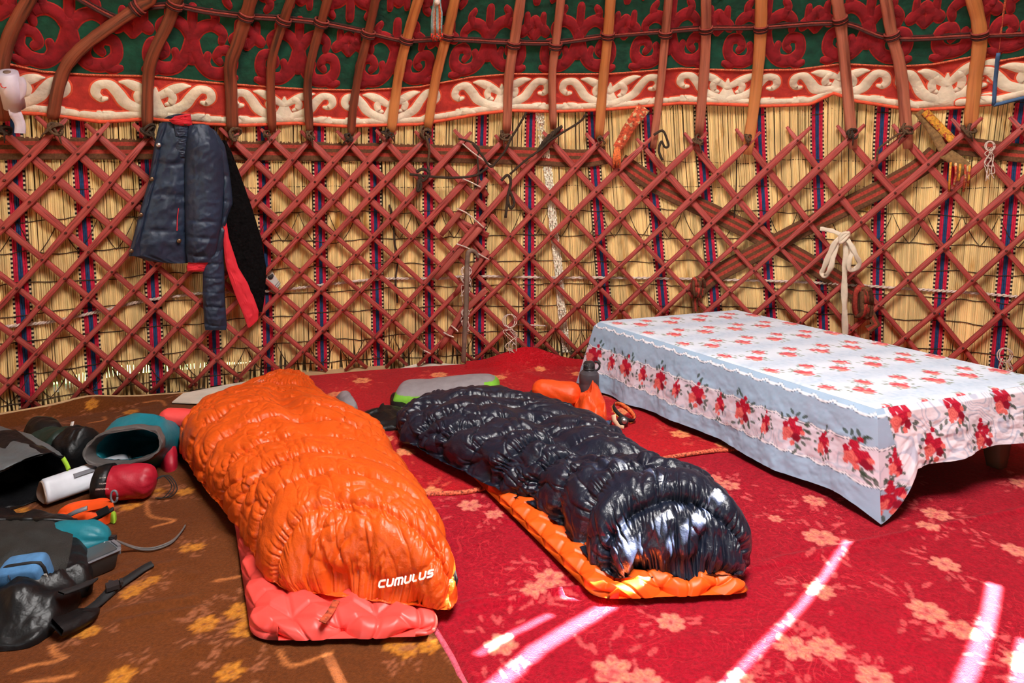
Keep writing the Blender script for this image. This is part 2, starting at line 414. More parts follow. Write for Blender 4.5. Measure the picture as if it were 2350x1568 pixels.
M['cord_blue'] = mat('cord_blue', (150, 200, 208), 0.9, 0.2, 90, 0.6, 200, 0.002)
M['cord_orange'] = mat('cord_orange', (226, 110, 56), 0.9, 0.4, 90, 0.6, 200, 0.002)
M['cord_red'] = mat('cord_red', (216, 50, 36), 0.9, 0.2, 90)
M['grey_cord'] = mat('grey_cord', (96, 90, 88), 0.7, 0.1)
# ================================================================== THE SETTING
def st(o): o['kind'] = 'structure'; return o
# outside ground and the tent's earth floor
g = MB(); g.box((0, 0, -0.13), 60, 60, 0.2)
st(g.build('outside_ground_1', M['grass'], smooth=False))
fl = MB(); fl.lathe([(5.6, -0.04), (5.6, -0.012), (0.01, -0.012)], (CX, CY, 0), 64)
st(fl.build('floor', M['earth'], smooth=False))

# --- sunlight slits in the roof felt: gaps whose sun streaks fall on the carpet
def streak(pts, wid):
    """sunlit line given in the photograph's columns and rows (with a height where it lies on something), followed down to the floor along the sun"""
    F = []
    for p in pts:
        z = p[2] if len(p) > 2 else 0.02
        F.append(ground(p[0], p[1], z) - SUN_DIR * (z / SUN_DIR.z))
    return [(p, None, wid) for p in F]
STREAKS = [streak([(1120, 1590), (1230, 1492), (1330, 1430), (1400, 1388), (1450, 1340), (1462, 1318)], 0.019),
           streak([(1100, 1500), (1180, 1452), (1262, 1412)], 0.006),
           streak([(1318, 1372), (1385, 1334)], 0.006),
           streak([(1418, 1324, .074), (1412, 1300, .108), (1412, 1270, .150), (1415, 1240, .177), (1420, 1210, .195)], 0.012),
           streak([(1650, 1590), (1745, 1488), (1838, 1392), (1900, 1312), (1945, 1240)], 0.008),
           streak([(2205, 1590), (2250, 1480), (2272, 1410), (2284, 1340)], 0.0165),
           streak([(2338, 1600), (2356, 1470)], 0.014)]
def in_streak(X, Y):
    hit = np.zeros(X.shape, bool)
    for s in STREAKS:
        for (p, n, w0), (q, m, w1) in zip(s[:-1], s[1:]):
            d = q - p; L2 = d.x ** 2 + d.y ** 2
            t = ((X - p.x) * d.x + (Y - p.y) * d.y) / L2
            dist = np.abs((X - p.x) * d.y - (Y - p.y) * d.x) / math.sqrt(L2)
            hit |= (t >= -0.02) & (t <= 1.02) & (dist < w0 + (w1 - w0) * t)
    return hit
def roofpt(th, z, off):
    r = radv(z) - off; k = np.clip((z - 2.5) / (3.95 - 2.5), 0, 1)
    return np.stack([CX + (KX - CX) * k + r * np.sin(th), CY + (KY - CY) * k + r * np.cos(th), z], -1)
def slit_mask(th, z):
    P = roofpt(th, z, -0.07); k = P[..., 2] / SUN_DIR.z
    return in_streak(P[..., 0] - SUN_DIR.x * k, P[..., 1] - SUN_DIR.y * k)
ZT = np.concatenate([np.linspace(1.5, 2.5, 8), np.linspace(2.62, 3.94, 12)])
TH = np.linspace(-PI, PI, 73)
V, Q = [], []
for i in range(len(TH) - 1):
    for j in range(len(ZT) - 1):
        tt, zz = np.meshgrid(np.linspace(TH[i], TH[i + 1], 40), np.linspace(ZT[j], ZT[j + 1], 30), indexing='ij')
        if slit_mask(tt, zz).any():
            n = 48; m = 40
            t2 = np.linspace(TH[i], TH[i + 1], n); z2 = np.linspace(ZT[j], ZT[j + 1], m)
        else:
            n = m = 2; t2 = TH[i:i + 2]; z2 = ZT[j:j + 2]
        tt, zz = np.meshgrid(t2, z2, indexing='ij'); P = roofpt(tt, zz, -0.07); q = gridq(n, m)
        if n > 2:
            tc, zc = np.meshgrid(0.5 * (t2[1:] + t2[:-1]), 0.5 * (z2[1:] + z2[:-1]), indexing='ij')
            q = q[~slit_mask(tc, zc).ravel()]
        b0 = sum(len(v) for v in V); V.append(P.reshape(-1, 3)); Q.append(q + b0)
st(link(bpy.data.objects.new('ceiling', mesh_np('ceiling', np.concatenate(V), np.concatenate(Q), M['felt_grey']))))

# --- outer felt of the wall, raised at the bottom left so that daylight shows under it; doorway left open
GAP = [wallp(x, y) for x, y in [(90, 905), (130, 893), (200, 868), (290, 851), (400, 849), (480, 840), (590, 835)]]
gth = [p[0] for p in GAP]; gz = [p[1] for p in GAP]
gw = [0.0, 0.030, 0.034, 0.026, 0.018, 0.014, 0.0]
DOOR_H = 0.145
def wall_felt(side, t0, t1):
    th = np.linspace(t0, t1, 121); V, Q = [], []
    def strip(lo, hi):
        k = 6; P = np.stack([roofpt(th, lo + (hi - lo) * f, -0.035) for f in np.linspace(0, 1, k)], 1)
        b0 = sum(len(v) for v in V); V.append(P.reshape(-1, 3)); Q.append(gridq(len(th), k) + b0)
    gz_ = np.interp(th, gth, gz, left=0.13, right=0.13); gw_ = np.interp(th, gth, gw, left=0, right=0)
    strip(np.full_like(th, -0.03), gz_ - gw_); strip(gz_ + gw_, np.full_like(th, 1.62))
    st(link(bpy.data.objects.new('wall_' + side, mesh_np('wall_' + side, np.concatenate(V), np.concatenate(Q), M['felt_grey']))))
wall_felt('far', -0.95, 0.95)
wall_felt('right', 0.95, DOOR_A - DOOR_H)
wall_felt('left', DOOR_A + DOOR_H - 2 * PI, -0.95)
# door frame
df = MB()
for s in (-1, 1):
    c = onwall(DOOR_A + s * DOOR_H, 0.8, 0.0); df.box((c.x, c.y, 0.8), 0.1, 0.1, 1.66)
a, b = onwall(DOOR_A - DOOR_H, 1.66, 0), onwall(DOOR_A + DOOR_H, 1.66, 0)
df.tube([a, b], 0.05, 8)
st(df.build('door_1', M['crown_wood'], smooth=False))

# ================================================================== REED MAT behind the lattice
STRIPES = [((35, 400), (57, 800)), ((186, 400), (213, 800)), ((338, 400), (358, 800)), ((478, 400), (492, 800)), ((605, 400), (616, 800)),
           ((733, 400), (739, 800)), ((860, 400), (868, 800)), ((983, 400), (986, 800)), ((1104, 400), (1100, 800)), ((1216, 400), (1213, 800)),
           ((1366, 400), (1398, 800)), ((1496, 400), (1532, 800)), ((1616, 400), (1650, 800)), ((1748, 400), (1775, 800)), ((1877, 400), (1892, 800)),
           ((2019, 400), (2010, 800)), ((2178, 400), (2147, 800)), ((2326, 400), (2290, 800))]
sA = [wallp(*a)[0] for a, b in STRIPES]; sB = [wallp(*b)[0] for a, b in STRIPES]
zA = [wallp(*a)[1] for a, b in STRIPES]; zB = [wallp(*b)[1] for a, b in STRIPES]
slope = [(b - a) / (zb - za) for a, b, za, zb in zip(sA, sB, zA, zB)]
step = 0.068
sA = [sA[0] - 3 * step, sA[0] - 2 * step, sA[0] - step] + sA + [sA[-1] + step, sA[-1] + 2 * step]
slope = [slope[0]] * 3 + slope + [slope[-1]] * 2
def reed_th(t0, z): return t0 + float(np.interp(t0, sA, slope)) * (z - EYE)
reed_root = thing('reed_mat', (CX, CY + 5.05, 0), 'straw coloured reed screen with wool wrapped stripes lining the tent wall', 'screen')
PITCH = 0.0097 / 5.0
t = sA[0] - 0.05; rm = MB(); stripe_idx = {}
half = 4
while t < sA[-1] + 0.05:
    d = [abs(t - s) for s in sA]; k = int(np.argmin(d)); dd = (t - sA[k]) / PITCH
    if abs(dd) < half + 0.2:
        stripe_idx.setdefault(k, []).append(dd); t += PITCH; continue
    rr = random.uniform(0.0046, 0.0060); jit = random.gauss(0, 0.0006); o = random.uniform(-0.0015, 0.002)
    zb_ = random.uniform(-0.012, 0.0); zt = 1.78 + random.uniform(0, 0.05)
    zs = [zb_, 0.18, 0.6, 1.05, 1.45, zt]; R = []
    splay = random.gauss(0, 0.0025)
    for i, z in enumerate(zs):
        th = reed_th(t, z) + jit * (z - 0.7) + (splay if i == 0 else 0)
        c = onwall(th, z, 0.0 + o); tx = Vector((math.cos(th), -math.sin(th), 0)); nn = Vector((-math.sin(th), -math.cos(th), 0))
        R.append([c + tx * (rr * math.cos(a)) + nn * (rr * math.sin(a)) for a in (PI * 1.08, PI * 0.72, PI * 0.5, PI * 0.28, -PI * 0.08)])
    rm.rings(R, False, False)
    t += PITCH * random.uniform(0.93, 1.09)
tag(rm.build('reeds', M['reed'], reed_root), kind='stuff')
for k in range(len(sA)):
    sm = MB(); lst = stripe_idx.get(k, [])
    base = list(np.linspace(-half + 0.4, half - 0.4, 8))
    for q, dd in enumerate(base):
        t = sA[k] + dd * PITCH; edge = q in (0, 7)
        nz = 150 if edge else 12; R = []; rr = 0.0058
        for i in range(nz + 1):
            z = 0.0 + 1.79 * i / nz; th = reed_th(t, z)
            c = onwall(th, z, 0.002); tx = Vector((math.cos(th), -math.sin(th), 0)); nn = Vector((-math.sin(th), -math.cos(th), 0))
            R.append([c + tx * (rr * math.cos(a)) + nn * (rr * math.sin(a)) for a in (PI * 1.05, PI * 0.7, PI * 0.5, PI * 0.3, -PI * 0.05)])
        b0 = len(sm.v); sm.v += [tuple(p) for r in R for p in r]
        for i in range(nz):
            mi = ((2 if (i + k) % 2 else 3) if edge else (1 if q in (3, 4) else 0))
            for j in range(4):
                sm.f.append((b0 + i * 5 + j, b0 + i * 5 + j + 1, b0 + i * 5 + 5 + j + 1, b0 + i * 5 + 5 + j)); sm.m.append(mi)
    sm.build('wool_stripe', [M['wool_red'], M['wool_blue'], M['wool_black'], M['wool_cream']], reed_root)
# rows of dark binding twine, three of them with zigzag bridges
def twine_row(z, amp, seed):
    p = []
    for i in range(260):
        th = sA[0] + (sA[-1] - sA[0]) * i / 259
        p.append(onwall(th, z + amp * float(fbm(th * 22, z * 3, seed)) + 0.006 * float(fbm(th * 90, 1, seed + 3)), 0.0085))
    return p
tw = [(1.66, .03, 1), (1.36, .02, 2), (1.20, .02, 3), (1.04, .03, 4), (0.86, .035, 5), (0.70, .03, 6), (0.54, .02, 7), (0.40, .02, 8), (0.22, .03, 9), (0.07, .02, 10)]
for z, a, s in tw:
    m = MB(); m.tube(twine_row(z, a, s), 0.0026, 5)
    m.build('binding_twine', M['twine'], reed_root)
for z0, z1, ph in ((1.66, 1.76, 0), (0.86, 1.04, 0.3), (0.07, 0.22, 0.6)):
    m = MB(); p = []
    n = 42
    for i in range(n):
        th = sA[0] + (sA[-1] - sA[0]) * (i + ph) / n
        th2 = sA[0] + (sA[-1] - sA[0]) * (i + 0.5 + ph) / n
        for q in range(4):
            u = q / 4; p.append(onwall(th + (th2 - th) * u, z0 + (z1 - z0) * u - 0.02 * math.sin(PI * u), 0.009))
        th3 = sA[0] + (sA[-1] - sA[0]) * (i + 1 + ph) / n
        for q in range(4):
            u = q / 4; p.append(onwall(th2 + (th3 - th2) * u, z1 + (z0 - z1) * u - 0.02 * math.sin(PI * u), 0.009))
    m.tube(p, 0.0024, 5); m.build('binding_twine', M['twine'], reed_root)

# ================================================================== WOVEN BANDS between lattice and reeds
def band(name, pts, width, off, label, loc=None, strips=11, group=None):
    P = []
    for x, y in spline(pts, 12): P.append(wall(x, y, off))
    pat = [0, 0, 1, 1, 0, 0, 1, 1, 0, 0, 0] if strips == 11 else [0] * strips
    m = MB(); m.ribbon(P, width, inward, strips, 0.002, pat)
    o = m.build(name, [M['band_brown'], M['band_red']]); tag(o, label, 'band'); return o
band('woven_band', [(-120, 338), (0, 340), (340, 342), (620, 346), (900, 350), (1200, 358), (1330, 364), (1392, 356)], 0.118, 0.018, 'long level brown and red striped woven band running along the left half of the lattice')
band('woven_band', [(1425, 372), (1520, 432), (1700, 520), (1850, 600), (1965, 672), (1990, 700)], 0.115, 0.020, 'brown and red striped woven band slanting down to the knot above the table')
band('woven_band', [(1598, 668), (1640, 632), (1760, 568), (1900, 495), (2040, 425), (2110, 385), (2150, 352)], 0.110, 0.030, 'brown and red striped woven band slanting up to the right across the other band')
band('woven_band', [(2150, 330), (2230, 338), (2350, 352), (2460, 352)], 0.105, 0.022, 'short level brown and red woven band at the far right lattice end')
# white knitted strip lying on the reeds
ks = MB(); P = [wall(x, y, 0.014) for x, y in spline([(1238, 262), (1250, 340), (1262, 430), (1270, 520), (1282, 620), (1288, 700), (1300, 812)], 10)]
rnd = random.Random(5)
for c in range(5):
    for i in range(len(P) * 2 - 2):
        p = P[i // 2] + (P[i // 2 + 1] - P[i // 2]) * (0.5 * (i % 2)); nn = inward(p); tx = Vector((-nn.y, nn.x, 0))
        q = p + tx * ((c - 2) * 0.011 + rnd.uniform(-.003, .003)); s = rnd.uniform(0.004, 0.0065)
        ks.tube([q + Vector((0, 0, 0.010)), q + nn * s, q - Vector((0, 0, 0.010))], s, 5)
o = ks.build('knitted_strip', M['knit_cream']); tag(o, 'narrow cream knitted strip hanging down the reed screen behind the lattice', 'strip')
# white rope running along the reeds
rp = [(-90, 768), (0, 752), (120, 738), (240, 712), (335, 690), (480, 672), (620, 668), (760, 652), (880, 640), (1000, 640), (1080, 634), (1250, 637), (1450, 638), (1620, 641), (1800, 646), (1920, 652), (2100, 664), (2250, 674), (2430, 690)]
m = MB(); P = [wall(x, y, 0.020) for x, y in spline(rp, 14)]
for ph in (0, PI):
    Q_ = []
    P2 = spline([tuple(p) for p in P], 4)
    for i, p in enumerate(P2):
        p = Vector(p); nn = inward(p); Q_.append(p + nn * (0.005 * math.cos(i * 0.75 + ph)) + Vector((0, 0, 0.005 * math.sin(i * 0.75 + ph))))
    m.tube(Q_, 0.0055, 5)
o = m.build('white_rope', M['rope_white']); tag(o, 'long twisted white rope strung low across the reed screen', 'rope')

# ================================================================== LATTICE
OFF_B, OFF_F = 0.052, 0.078
UP_L = [(-480, 155), (-375, 250), (-270, 350), (-165, 450), (-60, 551), (44, 643), (150, 725), (252, 828), (347, 909), (436, 988), (538, 1083), (640, 1176), (794, 1290)]
TIPY = {155: 272, 250: 282, 350: 306, 450: 300, 551: 299, 643: 299, 725: 308, 828: 304, 909: 303, 988: 306, 1083: 303, 1176: 301, 1290: 296, 1398: 303, 1498: 313, 1623: 303, 1747: 303, 1863: 291, 1987: 286, 2115: 279, 2255: 270, 2390: 256}
UP_R = [(885, 1398), (960, 1498), (1086, 1623), (1195, 1747), (1301, 1863), (1400, 1987), (1495, 2115), (1600, 2255), (1720, 2390), (1845, 2530), (1985, 2680)]
DN_L = [(-130, 592), (-25, 670), (83, 749), (197, 841), (306, 933), (400, 1015), (502, 1090), (597, 1161), (689, 1240), (773, 1290)]
DN_R = [(863, 1343), (952, 1440), (1042, 1537), (1136, 1635), (1246, 1740), (1345, 1840), (1462, 1945), (1569, 2050), (1688, 2165), (1805, 2290), (1923, 2420), (2050, 2560), (2183, 2700), (2318, 2850)]
DTY = {83: 267, 197: 284, 306: 284, 400: 292, 502: 293, 597: 296, 689: 300, 773: 300, 863: 298, 952: 301, 1042: 298, 1136: 310, 1246: 303, 1345: 306, 1462: 318, 1569: 305, 1688: 296, 1805: 291, 1923: 288, 2050: 286, 2183: 272, 2318: 269}
def foot_th(x, off):
    """angle where a slat meets the ground at pixel column x"""
    y = 830.0
    for _ in range(30):
        p = wall(x, y, off); y += (p.z - 0.035) * 320
        y = min(max(y, 700), 1400)
    return tz(wall(x, y, off))[0]
def slat_ends(foot, tip, tipy, off):
    # far out of frame the picture columns stop meaning much: extend by the neighbour spacing instead
    return (foot_th(foot, off), 0.03), wallp(tip, tipy, off)
def make_slat(A, B, off, parent, seed, wt=0.0215, wb=0.0148, name='slat'):
    r_ = random.Random(seed); n = 11; P, W, T = [], [], []
    ph = r_.uniform(0, 6); am = r_.uniform(0.0004, 0.0013)
    for i in range(n + 1):
        u = i / n; th = A[0] + (B[0] - A[0]) * u + am * math.sin(u * 9 + ph); z = A[1] + (B[1] - A[1]) * u
        P.append(onwall(th, z, off + 0.003 * math.sin(u * 7 + ph)))
        flat = min(1, max(0, (u - 0.55) / 0.12)) if r_.random() < 2 else 0
        wdt = wb + (wt - wb) * flat; e = 1.0
        if i == n: e = 0.45
        if i == 0: e = 0.7
        W.append(wdt * e * r_.uniform(0.94, 1.06)); T.append((0.0125 - 0.003 * flat) * (0.7 if i in (0, n) else 1))
    m = MB(); m.tube(P, T, 8, W, inward)
    return m.build(name, M['slat'], parent)
def th_mid(pairs): return 0
lat = {}
lat['L'] = thing('lattice_wall', tuple(onwall(foot_th(400, 0.06), 0.0, 0.06)), 'left section of red wooden lattice, closely spaced slats, behind the hanging jacket', 'lattice')
lat['R'] = thing('lattice_wall', tuple(onwall(foot_th(1500, 0.06), 0.0, 0.06)), 'right section of red wooden lattice, wide open diamonds, behind the low table', 'lattice')
SL = {'L': {'u': [], 'd': []}, 'R': {'u': [], 'd': []}}
sd_ = 0
for key, ups, dns in (('L', UP_L, DN_L), ('R', UP_R, DN_R)):
    for f, t_ in ups:
        if f < -300:
            a0, b0 = slat_ends(44, 643, 299, OFF_F); a1, b1 = slat_ends(150, 725, 308, OFF_F); dk = (f - 44) / 104.0
            B = wallp(t_, TIPY[t_], OFF_F); A = (B[0] + (a0[0] - b0[0]), 0.03)
        elif t_ > 2390:
            a0, b0 = slat_ends(1720, 2390, 256, OFF_F); a1, b1 = slat_ends(1600, 2255, 270, OFF_F)
            k = UP_R.index((f, t_)) - UP_R.index((1720, 2390)); A = (a0[0] + k * (a0[0] - a1[0]), 0.03); B = (b0[0] + k * (b0[0] - b1[0]), b0[1])
        else: A, B = slat_ends(f, t_, TIPY.get(t_, 300), OFF_F)
        SL[key]['u'].append((A, B)); sd_ += 1
    for t_, f in dns:
        if t_ < 83:
            a0, b0 = slat_ends(749, 83, 267, OFF_B); a1, b1 = slat_ends(841, 197, 284, OFF_B)
            k = DN_L.index((83, 749)) - DN_L.index((t_, f)); A = (a0[0] - k * (a1[0] - a0[0]), 0.03); B = (b0[0] - k * (b1[0] - b0[0]), b0[1])
        elif f > 2300:
            a0, b0 = slat_ends(2165, 1688, 296, OFF_B)
            B = wallp(t_, DTY.get(t_, 290), OFF_B); A = (B[0] + (a0[0] - b0[0]) * 1.02, 0.03)
        else: A, B = slat_ends(f, t_, DTY.get(t_, 300), OFF_B)
        SL[key]['d'].append((A, B)); sd_ += 1
# a few more slats beyond the left edge of the frame
for k in range(1, 7):
    A, B = SL['L']['d'][0]; d_ = SL['L']['d'][1][0][0] - A[0]; e_ = SL['L']['d'][1][1][0] - B[0]
    SL['L']['d'].append(((A[0] - k * d_, .03), (B[0] - k * e_, B[1])))
# and beyond the right edge
for kind in 'ud':
    (A0, B0), (A1, B1) = SL['R'][kind][-2:]
    for k in range(1, 6 if kind == 'u' else 4):
        SL['R'][kind].append(((A1[0] + k * (A1[0] - A0[0]), .03), (B1[0] + k * (B1[0] - B0[0]), B1[1])))
n_ = 0
for key in 'LR':
    for kind in 'ud':
        for A, B in SL[key][kind]:
            n_ += 1; make_slat(A, B, OFF_F if kind == 'u' else OFF_B, lat[key], n_ * 13 + 5)
    pm = MB()
    for A, B in SL[key]['u']:
        for C_, D in SL[key]['d']:
            # intersection in the unrolled wall
            x1, y1, x2, y2 = A[0], A[1], B[0], B[1]; x3, y3, x4, y4 = C_[0], C_[1], D[0], D[1]
            den = (x1 - x2) * (y3 - y4) - (y1 - y2) * (x3 - x4)
            if abs(den) < 1e-9: continue
            tq = ((x1 - x3) * (y3 - y4) - (y1 - y3) * (x3 - x4)) / den; uq = ((x1 - x3) * (y1 - y2) - (y1 - y3) * (x1 - x2)) / den
            if 0.01 < tq < 0.99 and 0.01 < uq < 0.99:
                th, z = x1 + (x2 - x1) * tq, y1 + (y2 - y1) * tq
                p = onwall(th, z, OFF_F + 0.011); nn = inward(p)
                pm.tube([p, p + nn * 0.006, p + nn * 0.011 + Vector((0.002, 0, 0.001))], [0.0075, 0.007, 0.003], 6)
    tag(pm.build('leather_pegs', M['peg'], lat[key]), kind='stuff')
# mended slats: short splints lashed beside the broken ones at the joint of the two sections
SPL = [((1012, 540), (1118, 410)), ((1000, 640), (1112, 512)), ((1036, 675), (1180, 300)), ((1045, 675), (1118, 574)), ((1060, 720), (1116, 664)), ((1010, 800), (1070, 700)), ((1100, 320), (1030, 452)), ]
spl_desc = ['highest short red splint beside the lattice joint, below the brown cords', 'short red splint tied by a white string at mid height of the lattice joint', None, 'short red splint lashed just above the top of the walking stick', 'small red splint right of the walking stick at knotted string', 'lowest thin red splint left of the walking stick foot, twice tied']
for i, d in enumerate(spl_desc):
    if d is None: continue
    (x0, y0), (x1, y1) = SPL[i]
    A, B = wallp(x0, y0, 0.10), wallp(x1, y1, 0.10)
    m = MB(); P = [onwall(A[0] + (B[0] - A[0]) * u, A[1] + (B[1] - A[1]) * u, 0.105) for u in np.linspace(0, 1, 6)]
    m.tube(P, 0.010, 8, [0.016, 0.02, 0.021, 0.02, 0.021, 0.02], inward)
    tag(m.build('splint', M['slat_dull'], None), d, 'splint')
for i, (x0, y0, x1, y1, d) in enumerate([(1075, 545, 1118, 602, 'broken end of a red slat poking out right of the joint, at mid height'), (1050, 505, 1120, 541, 'broken end of a red back slat sticking out above the upper white lashing'), (1085, 398, 1117, 450, 'broken end of a red back slat under the highest splint')]):
    A, B = wallp(x0, y0, 0.03), wallp(x1, y1, 0.03)
    m = MB(); m.tube([onwall(A[0] + (B[0] - A[0]) * u, A[1] + (B[1] - A[1]) * u, 0.034) for u in np.linspace(0, 1, 5)], 0.010, 8, 0.019, inward)
    tag(m.build('broken_slat', M['slat'], None), d, 'slat')

# ================================================================== ROOF POLES
POLES = [
 ([(66, 0), (27, 71), (8, 136), (3, 204), (10, 275)], 'd', 'dark bent roof pole at the far left corner behind the plastic roll'),
 ([(344, 0), (272, 48), (197, 102), (153, 150), (133, 204), (121, 272)], 'd', 'strongly bent dark roof pole slanting far to the right at its top'),
 ([(405, 0), (385, 54), (350, 129), (340, 184), (338, 296)], 'd', 'dark bent roof pole standing just left of the jacket collar'),
 ([(575, 0), (562, 48), (545, 102), (529, 150), (531, 218), (534, 300)], 'd', 'thick reddish roof pole right of the jacket shoulder'),
 ([(667, 0), (647, 61), (626, 129), (621, 190), (625, 302)], 'd', 'cracked brown roof pole, second to the right of the jacket'),
 ([(752, 0), (728, 85), (711, 153), (706, 204), (711, 308)], 'd', 'slim brown roof pole, third to the right of the jacket'),
 ([(862, 0), (845, 78), (824, 163), (811, 245), (805, 310)], 'd', 'slim reddish brown roof pole, next left of the two bright orange poles'),
 ([(960, 0), (933, 92), (913, 184), (897, 308)], 'o', 'bright orange roof pole left of the hanging tassel'),
 ([(1044, 0), (1025, 82), (1001, 177), (981, 298)], 'o', 'bright orange roof pole right of the hanging tassel'),
 ([(1195, 0), (1182, 85), (1168, 177), (1163, 305)], 'p', 'brown roof pole with pink foot, first right of the orange pair'),
 ([(1287, 0), (1277, 88), (1267, 177), (1270, 295)], 'p', 'brown roof pole whose pink foot meets the black cord bundle'),
 ([(1401, 0), (1395, 82), (1384, 190), (1374, 318)], 'o', 'orange roof pole with a notch, left of the patterned hanging strap'),
 ([(1534, 0), (1527, 78), (1515, 204), (1498, 340)], 'p', 'slim brown roof pole right of the patterned hanging strap'),
 ([(1620, 0), (1620, 85), (1616, 163), (1604, 310)], 'p', 'upright reddish roof pole, left neighbour of the wide orange pole on the right'),
 ([(1747, 0), (1745, 85), (1735, 204), (1715, 354)], 'o', 'wide orange roof pole whose foot pokes down below the lattice crossing'),
 ([(1921, 0), (1930, 61), (1941, 170), (1957, 340)], 'p', 'rough pinkish roof pole beside the lifted fold of the felt hem'),
 ([(2033, 0), (2047, 82), (2067, 163), (2084, 340)], 'p', 'mottled brown roof pole leaning left, second from the right edge'),
 ([(2234, 0), (2246, 54), (2248, 102), (2237, 190), (2226, 298)], 'o', 'pale orange roof pole in front of the seam of the two felt hangings'),
]
CROWN_R, CROWN_Z = 0.92, 3.93
POLE_OFF = 0.085
pole_pts = []
for i, (pts, kind, lab) in enumerate(POLES):
    sp = spline(pts, 5); P = [wall(x, y, POLE_OFF - 0.02 * (k / len(sp))) for k, (x, y) in enumerate(sp)]
    pole_pts.append(P)
    top = P[0]; th, z = tz(top)
    up = [Vector(roofpt(th, np.float64(zz), rad(zz) - r)) for zz, r in ((3.2, 2.80), (CROWN_Z, CROWN_R))]
    up = [top + (up[0] - top) * f for f in (0.33, 0.66)] + up
    P = up[::-1] + P; n = len(P); rr_ = random.Random(i)
    W = [0.030 * rr_.uniform(0.94, 1.05) for _ in P]; T = [0.020 for _ in P]
    if i in (4, 5, 6, 10, 12): W = [x * 0.82 for x in W]
    if i in (3, 14, 17): W = [x * 1.12 for x in W]
    W[-1] *= 0.8
    m = MB(); m.tube(P, T, 10, W, inward)
    tag(m.build('roof_pole', M[{'d': 'pole_dark', 'o': 'pole_orange', 'p': 'pole_pink'}[kind]]), lab, 'pole')
for k, (px, lab) in enumerate([((-110, 290), 'roof pole just outside the left edge of the picture'), ((2372, 275), 'roof pole just outside the right edge of the picture')]):
    b_ = wall(px[0], px[1], 0.07); th, z = tz(b_); P = [b_] + [onwall(th, zz, 0.085) for zz in (1.8, 2.1, 2.5)] + [Vector(roofpt(th, np.float64(3.2), .08)), Vector(roofpt(th, np.float64(CROWN_Z), rad(CROWN_Z) - CROWN_R))]
    m = MB(); m.tube(P, 0.02, 10, 0.03, inward); tag(m.build('roof_pole', M['pole_dark']), lab, 'pole')
pole_th = tz(wall(2372, 275, 0.07))[0]
for k, lab in ((1, 'second roof pole beyond the right edge of the picture'),):
    th = pole_th + 0.066 * k; P = [onwall(th, zz, 0.08) for zz in (1.58, 1.8, 2.1, 2.5)] + [Vector(roofpt(th, np.float64(3.2), .08)), Vector(roofpt(th, np.float64(CROWN_Z), rad(CROWN_Z) - CROWN_R))]
    m = MB(); m.tube(P, 0.02, 10, 0.03, inward); tag(m.build('roof_pole', M['pole_pink']), lab, 'pole')
# crown ring with crossing laths
cr = thing('crown_ring', (KX, KY, CROWN_Z), 'red wooden crown ring with crossed laths at the top of the tent', 'ring')
m = MB(); m.tube([Vector((KX + CROWN_R * math.sin(2 * PI * k / 40), KY + CROWN_R * math.cos(2 * PI * k / 40), CROWN_Z)) for k in range(41)], 0.05, 8); m.build('ring', M['crown_wood'], cr)
for a in (0.3, 0.3 + PI / 2):
    for s in (-0.12, 0, 0.12):
        d = Vector((math.sin(a), math.cos(a), 0)); e = Vector((d.y, -d.x, 0)); c = Vector((KX, KY, CROWN_Z)) + e * s
        m = MB(); m.tube([c + d * (CROWN_R * u) + Vector((0, 0, 0.30 * (1 - u * u))) for u in np.linspace(-1, 1, 11)], 0.014, 6); m.build('lath', M['crown_wood'], cr)

# ================================================================== FELT HANGINGS with scrolls
HEM = [(-160, 235), (0, 255), (100, 262), (235, 280), (340, 272), (480, 285), (560, 288), (680, 282), (790, 290), (960, 285), (1100, 262), (1170, 254), (1300, 255), (1400, 251), (1560, 236), (1750, 243), (1860, 239), (1912, 214), (1965, 233), (2100, 252), (2200, 246), (2285, 238), (2420, 215)]
MID = [(-160, 110), (0, 143), (100, 165), (200, 172), (340, 175), (520, 193), (700, 205), (830, 207), (960, 200), (1080, 178), (1170, 170), (1400, 170), (1560, 157), (1700, 162), (1830, 160), (1930, 147), (2050, 153), (2140, 148), (2250, 127), (2420, 105)]
FOFF = 0.042
hT = np.array([wallp(x, y, FOFF) for x, y in HEM]); mT = np.array([wallp(x, y, FOFF) for x, y in MID])
class Felt:
    def __init__(s, hT, mT, off, s0=0): s.hT, s.mT, s.off = hT, mT, off
    def zh(s, th): return np.interp(th, s.hT[:, 0], s.hT[:, 1])
    def zm(s, th): return np.interp(th, s.mT[:, 0], s.mT[:, 1])
    def pt(s, th, t, d=0.0):
        """t 0 at the hem, 1 at the top of the border; beyond in units of 0.28 m"""
        th = np.asarray(th, float); t = np.asarray(t, float)
        zh, zm = s.zh(th), s.zm(th)
        z = np.where(t <= 1, zh + (zm - zh) * t, zm + (t - 1) * 0.28)
        off = s.off + d + 0.012 * fbm(th * 14, t * 1.3, 3) + 0.014 * np.sin(th * 41 + t) * np.clip(1 - t, 0, 1)
        r = radv(z) - off
        return np.stack([CX + r * np.sin(th), CY + r * np.cos(th), z], -1)
F1 = Felt(hT, mT, FOFF)
